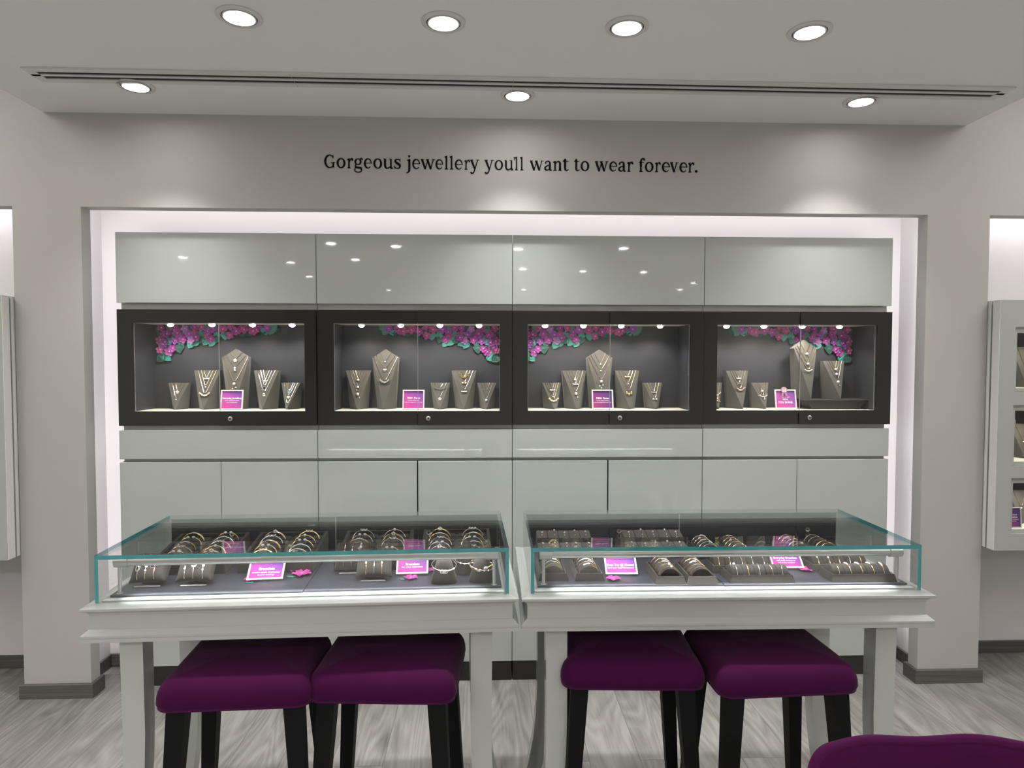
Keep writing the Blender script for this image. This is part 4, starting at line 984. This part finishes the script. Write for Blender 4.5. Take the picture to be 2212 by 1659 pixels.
# ------------------------------------------------------------------ bracelet rolls in the right counter
def roll_tray(name, label, loc, rz, W, D, n, R, names, group, H=.021, missing=()):
    """sloped suede base with n half-round rolls along local y, one bracelet on each"""
    t = thing(name, label, 'jewellery tray', loc, (0, 0, rz), group)
    s, e = .006, .004; b = MB()
    z = [(-W/2, 0, 0), (W/2, 0, 0), (W/2, D, 0), (-W/2, D, 0)]
    o = [(-W/2+s, s, H), (W/2-s, s, H), (W/2-s, D-s, H), (-W/2+s, D-s, H)]
    i_ = [(-W/2+s+e, s+e, H), (W/2-s-e, s+e, H), (W/2-s-e, D-s-e, H), (-W/2+s+e, D-s-e, H)]
    f = [(x, y, H-.009) for x, y, _ in i_]
    b.add(z+o+i_+f, [(3, 2, 1, 0)]+[(a+j, a+(j+1) % 4, a+4+(j+1) % 4, a+4+j) for a in (0, 4, 8) for j in range(4)]+[(12, 13, 14, 15)])
    b.build('base', M['suede2'], t)
    y0 = s+e+.002; L = (D-2*y0)/n
    for k in range(n):
        ya, yb = y0+L*k+.0007, y0+L*(k+1)-.0007; zc = H-.0085
        m = MB(); N = 18
        pr = [(R*math.cos(PI*j/N), zc+R*.98*math.sin(PI*j/N)) for j in range(N+1)]
        rd = .0016; vs = []
        for y, q in ((ya, .95), (ya+rd, 1), (yb-rd, 1), (yb, .95)): vs += [(x*q, y, zc+(zz-zc)*q) for x, zz in pr]
        c = N+1
        m.add(vs, [(a*c+j, a*c+j+1, (a+1)*c+j+1, (a+1)*c+j) for a in range(3) for j in range(N)]+[tuple(range(N, -1, -1)), tuple(range(3*c, 4*c))]+[(0, c, 2*c, 3*c, 3*c+N, 2*c+N, c+N, N)])
        m.build('roll', M['suede2'], t, True, 30)
        if k in missing: continue
        mt = rr.choice(['gold', 'gold', 'rose', 'silver']); ck = rr.choice(['ball', 'stones', 'plain', 'bar'])
        br = thing('bracelet', f'{SW[mt]} bracelet {dict(ball="with round stone", stones="with stone row", plain="of plain chain", bar="with slim bar")[ck]}, {names(k)}', 'bracelet', group='bracelets on the rolls')
        br.matrix_world = Matrix.Translation(loc) @ Matrix.Rotation(rz, 4, 'Z')
        ym = (ya+yb)/2; sk = rr.uniform(-.0035, .0035); Rr = R+.0009
        pts = [(Rr*math.cos(.12+(PI-.24)*j/18), ym+sk*math.cos(PI*j/18), zc+Rr*math.sin(.12+(PI-.24)*j/18)) for j in range(19)]
        MB().tube(pts, .0012, 5).build('chain', M[mt], br, True)
        a0 = rr.uniform(1.1, 2.0); mb = MB()
        def Q_(a, o=.001): return ((Rr+o)*math.cos(a), ym+sk*math.cos(a), zc+(Rr+o)*math.sin(a))
        if ck == 'ball': mb.ball(Q_(a0), .0042, 8, 1)
        elif ck == 'stones':
            for j in range(5): mb.ball(Q_(a0-.25+.125*j), .0027, 8, 1)
        elif ck == 'bar': mb.tube([Q_(a0-.22+.11*j) for j in range(5)], .0019, 6)
        else: mb.ball(Q_(a0), .0019, 8, 0)
        mb.build('charm', [M[mt], M['gem']], br, True)
    return t
NY = ['nearest', 'second', 'middle', 'fourth', 'farthest']
NX = ['left end', 'second from left', 'middle', 'fourth from left', 'right end']
def deep(cx, y, lab, word, n=5):
    roll_tray('bracelet_roll_tray', lab, (cx, y, ZM), CRA, .090, .158, n, .0305, lambda k: f'{NY[k]} roll of {word}', 'bracelet roll trays')
def wide(cx, y, lab, word):
    # local y runs along world x
    roll_tray('bracelet_roll_tray', lab, (cx-.098, y+.044, ZM), CRA-PI/2, .086, .196, 5, .029, lambda k: f'{NX[k]} on {word}', 'bracelet roll trays')
deep(.198, 1.957, 'deep bracelet roll tray at the left end of the right counter', 'the far left roll tray')
deep(.305, 1.953, 'deep bracelet roll tray left of the Free Try card', 'tray left of Free Try card')
deep(.538, 1.917, 'deep bracelet roll tray just right of the Free Try card', 'tray right of Free Try card')
deep(.631, 1.913, 'deep bracelet roll tray in the front row, middle of the right counter', 'the front middle tray')
deep(.742, 2.156, 'deep bracelet roll tray in the back row, left of the middle pair', 'the left back middle tray')
deep(.840, 2.155, 'deep bracelet roll tray in the back row, right of the middle pair', 'the right back middle tray')
deep(1.045, 2.154, 'deep bracelet roll tray in the back row, left of the right-hand pair', 'the left back corner tray')
deep(1.140, 2.153, 'deep bracelet roll tray in the back right corner of the counter', 'the back right corner tray')
wide(.81, 1.919, 'wide bracelet roll tray in the front row, left of the Everyday Bracelets card', 'the front centre wide tray')
wide(.79, 2.012, 'wide bracelet roll tray half hidden behind a matching front tray, left of Everyday Bracelets card', 'the rear centre wide tray')
wide(1.115, 1.917, 'wide bracelet roll tray in the front right corner of the counter', 'the front right wide tray')
wide(1.10, 2.012, 'wide bracelet roll tray behind the front right one', 'the rear right wide tray')
# two-tier pads at the back left
def pads(cx, y, W, lab, word):
    t = thing('bracelet_pad_tray', lab, 'jewellery tray', (cx, y, ZM), (0, 0, CRA), 'two-tier pad trays')
    MB().prism([(0, 0), (0, .022), (.004, .026), (.062, .034), (.066, .046), (.122, .060), (.126, .056), (.126, 0)], -W/2, W/2, 'x').build('base', M['suede2'], t)
    pw = W/5
    for r, (ya, za, yb, zb) in enumerate(((.006, .0263, .060, .0336), (.068, .0466, .120, .0594))):
        s = math.atan2(zb-za, yb-ya); L = math.hypot(yb-ya, zb-za)
        for k in range(5):
            T = Matrix.Translation((-W/2+pw*(k+.5), ya, za)) @ Matrix.Rotation(s, 4, 'X')
            MB().bbox(-pw/2+.001, pw/2-.001, 0, L, -.002, .005, .002, T=T).build('pad', M['suede'], t, True, 30)
            m = rr.choice(['gold', 'silver', 'rose']); b = thing('bracelet', f'{SW[m]} bracelet, {NX[k]} of {"front" if r == 0 else "back"} tier, {word}', 'bracelet', group='bracelets on the pad trays')
            b.matrix_world = Matrix.Translation((cx, y, ZM)) @ Matrix.Rotation(CRA, 4, 'Z') @ T
            x0 = rr.uniform(-.004, .004)
            MB().tube([(x0, -.001, .004), (x0+.001, .004, .0062), (x0+.003, L*.5, .0064), (x0+.001, L-.004, .0062), (x0, L+.001, .004)], .0010, 5).build('chain', M[m], b, True)
            MB().ball((x0+.003, L*rr.uniform(.55, .95), .0078), .0036, 8, 0).ball((x0+.002, L*.3, .0072), .0022, 8, 0).build('charm', [M['gem']], b, True)
pads(.262, 2.178, .185, 'two-tier pad tray in the back left corner of the right counter', 'back left pad tray')
pads(.568, 2.178, .205, 'two-tier grey suede pad tray second from left in the back row, right counter', 'second pad tray')

# ------------------------------------------------------------------ cards and paper flowers on the counters
def ccard(cx, y, rz, w, label, lines, h=.062): return sign('counter_card', label, (cx, y, ZM), rz, w, h, .85, lines, 'carda', .005, 'cards on the counters')
ccard(-.657, 1.990, .07, .104, 'pink-violet Bracelets card, touch of splendour, between cushions in the left counter', [('Bracelets', .0125, .0375, .0004), ('to add a touch of splendour', .0072, .026, .0001), ('to your evenings', .0072, .018, .0001)])
ccard(-.227, 2.028, .05, .097, 'pink-violet Bracelets card, for every celebration, beside the bangle cones', [('Bracelets', .0115, .035, .0004), ('for every celebration', .0075, .0255, .0001)])
ccard(.410, 2.002, -.03, .098, 'pink-violet card reading Free Try @ Home in the right counter', [('Free Try @ Home!', .0105, .0335, .0004), ('Book your appointment now', .0068, .0245, .0001)])
ccard(.944, 2.045, -.05, .098, 'pink-violet Everyday Bracelets card between the wide trays', [('Everyday Bracelets', .0098, .038, .0003), ('with small fortunes to', .0068, .029, .0001), ('suit every occasion', .0068, .0215, .0001)])
def paper_flower(u, v, label, s=1, lf=(.02, -.012), side=None):
    p = atz(u, v, ZM); t = thing('paper_flower', label, 'paper flower', (p.x, p.y, ZM+.0004), (0, 0, rr.uniform(0, 6)), 'paper flowers on the counters')
    mb = MB()
    for k in range(5):
        a = 2*PI*k/5; ca, sa = math.cos(a), math.sin(a)
        def P(r, w, z): return (s*(r*ca-w*sa), s*(r*sa+w*ca), s*z)
        top = [P(.002, 0, .003), P(.013, -.011, .005), P(.025, -.009, .009), P(.029, 0, .006), P(.025, .009, .009), P(.013, .011, .005), P(.015, 0, .0035)]
        mb.add(top, [(0, 1, 6), (1, 2, 6), (2, 3, 6), (3, 4, 6), (4, 5, 6), (5, 0, 6)])
        mb.add([(x, y, z-.0014*s) for x, y, z in top[:6]], [(0, 5, 4, 3, 2, 1)])
    mb.build('petals', M['fpk'], t)
    MB().ball((0, 0, .004*s), .005*s, 8, 0, (1, 1, .6)).build('centre', M['flc'], t)
    Mi = Matrix.Rotation(-t.rotation_euler.z, 4, 'Z')
    ol = [(-.014, 0), (-.006, -.006), (.006, -.006), (.015, 0), (.006, .006), (-.006, .006)]
    MB().prism([(x*s+lf[0], y*s+lf[1]) for x, y in ol], .0003, .0016, 'z', T=Mi).build('leaf', M['lf1'], t)
paper_flower(544, 1254, 'pink paper flower at the front corner of the touch of splendour card', .8, (.0, -.020))
paper_flower(652, 1242, 'pink paper flower right of the touch of splendour card, nearer of the overlapping two', 1.05, (-.028, -.018))
paper_flower(640, 1233, 'pink paper flower right of the touch of splendour card, farther of two', .85, (.03, .008))
paper_flower(888, 1250, 'pink paper flower in front of the every celebration card', .78, (-.024, -.008))
paper_flower(932, 1233, 'pink paper flower between the every celebration card and a cone', .7, (.02, .012))
paper_flower(1325, 1252, 'pink paper flower in front of the Free Try card', .78, (.014, .012))
paper_flower(1350, 1225, 'paper flower tucked behind the Free Try card', .7, (-.03, .008))
paper_flower(1739, 1232, 'pink paper flower at the corner of the Everyday Bracelets card', .85, (.016, .012))

# ------------------------------------------------------------------ stools and the chair
def cushion_box(w, d, z0, z1, r, crown=.012):
    """upholstered pad: rounded-rectangle rings stacked from the underside up over a soft rolled edge to a slightly crowned top"""
    mb = MB(); N = 8; h = z1-z0
    def ring(ins, z, cr_):
        hx, hy = w/2-ins, d/2-ins; c = max(.004, cr_-ins*.6); out = []
        for cx, cy, a0 in ((hx-c, hy-c, 0), (-hx+c, hy-c, 90), (-hx+c, -hy+c, 180), (hx-c, -hy+c, 270)):
            for k in range(N+1):
                a = math.radians(a0+90*k/N); x, y = cx+c*math.cos(a), cy+c*math.sin(a)
                out.append((x, y, z))
        return out
    R = [ring(.012, z0, r), ring(.004, z0+.004, r), ring(0, z0+.014, r)]
    for k in range(1, 7):
        a = PI/2*k/6; R.append(ring(r*.95*(1-math.cos(a)), z0+.014+(h-.014)*math.sin(a)**.9, r))
    for q in (.06, .09, .12, .15): R.append(ring(q, z1+crown*(1-(1-(q-.038)/.13)**2), r))
    n = 4*(N+1); vs = [p for q in R for p in q]
    mb.add(vs, [(i*n+j, i*n+(j+1) % n, (i+1)*n+(j+1) % n, (i+1)*n+j) for i in range(len(R)-1) for j in range(n)]+[tuple(range(n-1, -1, -1)), tuple(range((len(R)-1)*n, len(R)*n))])
    return mb
SWd, SDp, SZ0, SZ1 = .410, .350, .574, .648
me_seat = cushion_box(SWd, SDp, SZ0, SZ1, .040).mesh('seat', M['velvet'], True, 60)
def leg_bm(sx, sy):
    x, y = sx*(SWd/2-.055), sy*(SDp/2-.05)
    return MB().sweep([(x+sx*.040, y+sy*.038, 0, .030, .030), (x+sx*.020, y+sy*.019, .28, .040, .040), (x, y, SZ0+.012, .050, .050)])
me_legs = [leg_bm(sx, sy).mesh('leg', M['ebony']) for sx in (-1, 1) for sy in (-1, 1)]
def stool(x, y, rz, label):
    t = thing('velvet_stool', label, 'stool', (x, y, 0), (0, 0, rz), 'plum velvet stools at the counters')
    put('seat', me_seat, t)
    for m in me_legs: put('leg', m, t)
    mb = MB(); zs = SZ0+.0015      # welt round the underside
    hx, hy, r = SWd/2-.005, SDp/2-.005, .040
    pts = []
    for cx, cy, a0 in ((hx-r, hy-r, 0), (-hx+r, hy-r, 90), (-hx+r, -hy+r, 180), (hx-r, -hy+r, 270)):
        pts += [(cx+r*math.cos(math.radians(a0+18*k)), cy+r*math.sin(math.radians(a0+18*k)), zs) for k in range(6)]
    MB().tube(pts, .0035, 6, closed=True).build('welt', M['velvet2'], t, True)
def place(uL, uR, v, z, depth_c, rz, label):
    a, b = at(uL, v, depth_c-SDp/2), at(uR, v, depth_c-SDp/2); stool((a.x+b.x)/2, depth_c, rz, label)
place(325, 658, 1500, 0, 1.935, .045, 'plum velvet stool under the left counter, nearest its outer leg')
place(668, 984, 1495, 0, 1.955, -.06, 'plum velvet stool under the right half of the left counter')
place(1225, 1530, 1490, 0, 2.005, -.05, 'plum velvet stool beside the inner leg of the right counter')
place(1547, 1866, 1492, 0, 1.955, .05, 'plum velvet stool under the right counter, nearest its outer leg')

# foreground chair, only its back in view
t = thing('velvet_chair', 'plum velvet chair back with piped edge in the near right corner', 'chair', (.772, 1.12, 0), (0, 0, -.02))
bw, zt = .206, .822
def topz(x): return zt-.003-.0035*math.cos(2*PI*x/bw)
def outline(ins=0, n=10):
    r, pts = .042, [(-bw+.014+ins, .50+ins)]; w_ = bw-ins
    for k in range(n+1): a = PI-PI/2*k/n; pts.append((-w_+r+r*math.cos(a), topz(bw-r)-ins-r+r*math.sin(a)))
    for k in range(1, 24): x = -w_+r+(2*w_-2*r)*k/24; pts.append((x, topz(x)-ins))
    for k in range(n+1): a = PI/2-PI/2*k/n; pts.append((w_-r+r*math.cos(a), topz(bw-r)-ins-r+r*math.sin(a)))
    pts.append((w_-.014, .50+ins)); return pts
def yb(x, z): return -.03*(x/bw)**2+.10*(z-.5)
rings = [[(x, yb(x, z)+dy, z) for x, z in outline(i_)] for i_, dy in ((.03, -.016), (.016, -.015), (.006, -.012), (0, -.007), (0, .007), (.006, .012), (.016, .015), (.03, .016))]
mb = MB(); n = len(rings[0]); vs = [p for r_ in rings for p in r_]
mb.add(vs, [(i*n+j, i*n+(j+1) % n, (i+1)*n+(j+1) % n, (i+1)*n+j) for i in range(7) for j in range(n)])
for i_, dy in ((.03, -.016), (.03, .016)):      # front and back skins as rings shrinking to the middle
    o_ = outline(i_); cz = .66
    sk = [[(x*q, yb(x*q, cz+(z-cz)*q)+dy, cz+(z-cz)*q) for x, z in o_] for q in (1, .8, .6, .4, .2)]
    mb.add([p for r_ in sk for p in r_]+[(0, yb(0, cz)+dy, cz)], [(i*n+j, i*n+(j+1) % n, (i+1)*n+(j+1) % n, (i+1)*n+j) for i in range(4) for j in range(n)]+[(4*n+j, 4*n+(j+1) % n, 5*n) for j in range(n)])
bk = mb.build('backrest', M['velvet'], t, True, 60)
MB().tube([(x*1.002, yb(x, z)-.002, z+.001) for x, z in outline(0)], .0088, 10).build('piping', M['velvet2'], bk, True)
o = cushion_box(.42, .40, .40, .48, .04).build('seat', M['velvet'], t, True, 60, loc=(0, -.22, 0))
for sx in (-1, 1):
    for y, oy in ((-.06, .05), (-.38, -.03)): MB().sweep([(sx*.185, y+oy, 0, .028, .028), (sx*.165, y, .41, .042, .042)]).build('leg', M['ebony'], t)

# ------------------------------------------------------------------ wall cabinets in the side niches
def side_cabinet(side):
    s = 1 if side == 'r' else -1
    xe = XD+.0065 if s > 0 else XC-.0065
    z0, z1 = .637, 1.768
    t = thing('wall_showcase', f'white wall showcase with shadow gap, cut by the {"right" if s > 0 else "left"} edge of the photo', 'display case', (xe, P, z0), group='side niche showcases')
    Wd, H, ya = 1.15, z1-z0, -.072
    cols = [(.070, .365), (.430, .725)]
    rows = [(.075, .330), (.385, .660), (.720, 1.010)]
    xs = [0]+[v for c_ in cols for v in c_]+[Wd]; zs = [0]+[v for r_ in rows for v in r_]+[H]
    def grid(mb, y0, y1, ins=0, zi=0):
        for i in range(0, len(xs)-1, 2): mb.box(s*max(xs[i], ins), s*min(xs[i+1], Wd-ins), y0, y1, zi, H-zi)
        for (xa, xb) in cols:
            for j in range(0, len(zs)-1, 2): mb.box(s*xa, s*xb, y0, y1, max(zs[j], zi), min(zs[j+1], H-zi))
        return mb
    grid(MB(), -.018, .22).box(0, s*Wd, .2205, NB-P-.002, 0, H).build('back_box', M['white'], t)
    grid(MB(), -.0278, -.0182, .010, .012).build('shadow_gap', M['alu'], t)
    grid(MB(), ya, -.028).build('front_frame', M['white'], t)
    for y0, y1, e in ((-.018, .03, 0), (ya+.001, -.0282, 0)): MB().box(s*-.0026, s*-.0002, y0, y1, .002, H-.002).build('lit_side_skin', M['sidelit'], t)  # thin skins over the sides, coloured whiter in place of side light
    g = .020
    for (xa, xb) in cols:
        for za, zb in rows:
            x0, x1 = sorted((s*(xa+.0003), s*(xb-.0003)))
            f = MB().frame(x0, x1, za+.0003, zb-.0003, x0+g, x1-g, za+g*.7, zb-g*1.3, ya+.014, ya+.030).build('inner_frame', M['white'], t)
            MB().box(x0+g, x1-g, ya+.018, ya+.021, za+g*.7, zb-g*1.3).build('pane', M['pane'], f)
            MB().frame(x0+.0005, x1-.0005, za+.0005, zb-.0005, x0+g+.004, x1-g-.004, za+g*.7+.0005, zb-g*1.3-.004, ya+.0305, ya+.034).build('black_edge', M['black'], f)
            l = MB(); yb_ = .20
            l.box(x0, x0+.004, ya+.035, yb_, za+.001, zb-.001).box(x1-.004, x1, ya+.035, yb_, za+.001, zb-.001).box(x0+.004, x1-.004, yb_-.004, yb_, za+.001, zb-.001).box(x0+.004, x1-.004, ya+.035, yb_-.004, zb-.005, zb-.001)
            l.build('lining', M['slate'], t)
            MB().box(x0+.0045, x1-.0045, ya+.0345, yb_-.0045, za+.001, za+g*.7+.0005).build('shelf', M['shelf'], t)
            pk = put('puck_light', me_puckring, t, ((x0+x1)/2-.04, -.015, zb-.0095)); put('lens', me_puck, pk, (0, 0, -.002))
            lamp('SPOT', t, ((x0+x1)/2-.04, -.015, zb-.028), PUCK_W*.6, (1, .93, .82), (math.radians(10), 0, 0), spot_size=math.radians(125), spot_blend=.7, shadow_soft_size=.012)
    return xe, z0, cols, rows, g
side_cabinet('l')
xe, z0, cols, rows, g = side_cabinet('r')
SBY = P+.055
for ri, word in ((2, 'top'), (1, 'middle'), (0, 'bottom')):
    zf = z0+rows[ri][0]+g*.7+.0008
    for bi, (dx, kind, w, h, rot) in enumerate(((.145, 'T' if ri == 1 else 'V', .115, (.19, .21, .16)[ri], -8), (.235, 'V', .10, (.15, .16, .19)[ri], -12))):
        Mx = Matrix.Translation((xe+dx, SBY, zf)) @ Matrix.Rotation(math.radians(rot), 4, 'Z')
        o = bust_mesh(kind, w, h, .036).build('necklace_bust', M['suede']); o.matrix_world = Mx
        tag(o, f'grey suede necklace bust, {"left" if bi == 0 else "right"} one in the {word} cell of the right wall showcase', 'necklace bust', 'necklace busts in the right showcase')
        necklace(Mx, kind, w, h, .036, .55, .55, .5, 'dot', 'gold', f'gold necklace on the {"left" if bi == 0 else "right"} bust, {word} cell of the right wall showcase', 'necklaces in the right showcase', kind == 'T')
zf = z0+rows[0][0]+g*.7+.0008
sign('promotion_card', 'plum card reading Gorgeous Occasions in the bottom cell of the right showcase', (xe+.128, P-.020, zf), .0, .074, .094, .10,
     [('Gorgeous', .0098, .060, .0003), ('Occasions', .0098, .049, .0003), ('to treat your favourites', .0055, .039, .0), ('all year long', .0055, .031, .0)], 'cardb', .004, 'cards in the wall cases')

# ------------------------------------------------------------------ view settings
for k_ in ('lens', 'puck'): M[k_].cycles.emission_sampling = 'NONE'      # the lamps beside them do the lighting
sc = bpy.context.scene
wd = bpy.data.worlds.new('world'); sc.world = wd; wd.use_nodes = True
wd.node_tree.nodes['Background'].inputs[0].default_value = (.02, .02, .02, 1)
sc.view_settings.view_transform = 'Standard'; sc.view_settings.look = 'None'; sc.view_settings.gamma = 1; sc.view_settings.use_curve_mapping = False
sc.view_settings.exposure = EXPOSURE
cy = sc.cycles
cy.max_bounces = 6; cy.diffuse_bounces = 3; cy.glossy_bounces = 3; cy.transmission_bounces = 2; cy.transparent_max_bounces = 14; cy.adaptive_threshold = .03
cy.caustics_reflective = False; cy.caustics_refractive = False; cy.sample_clamp_indirect = 4; cy.use_denoising = True
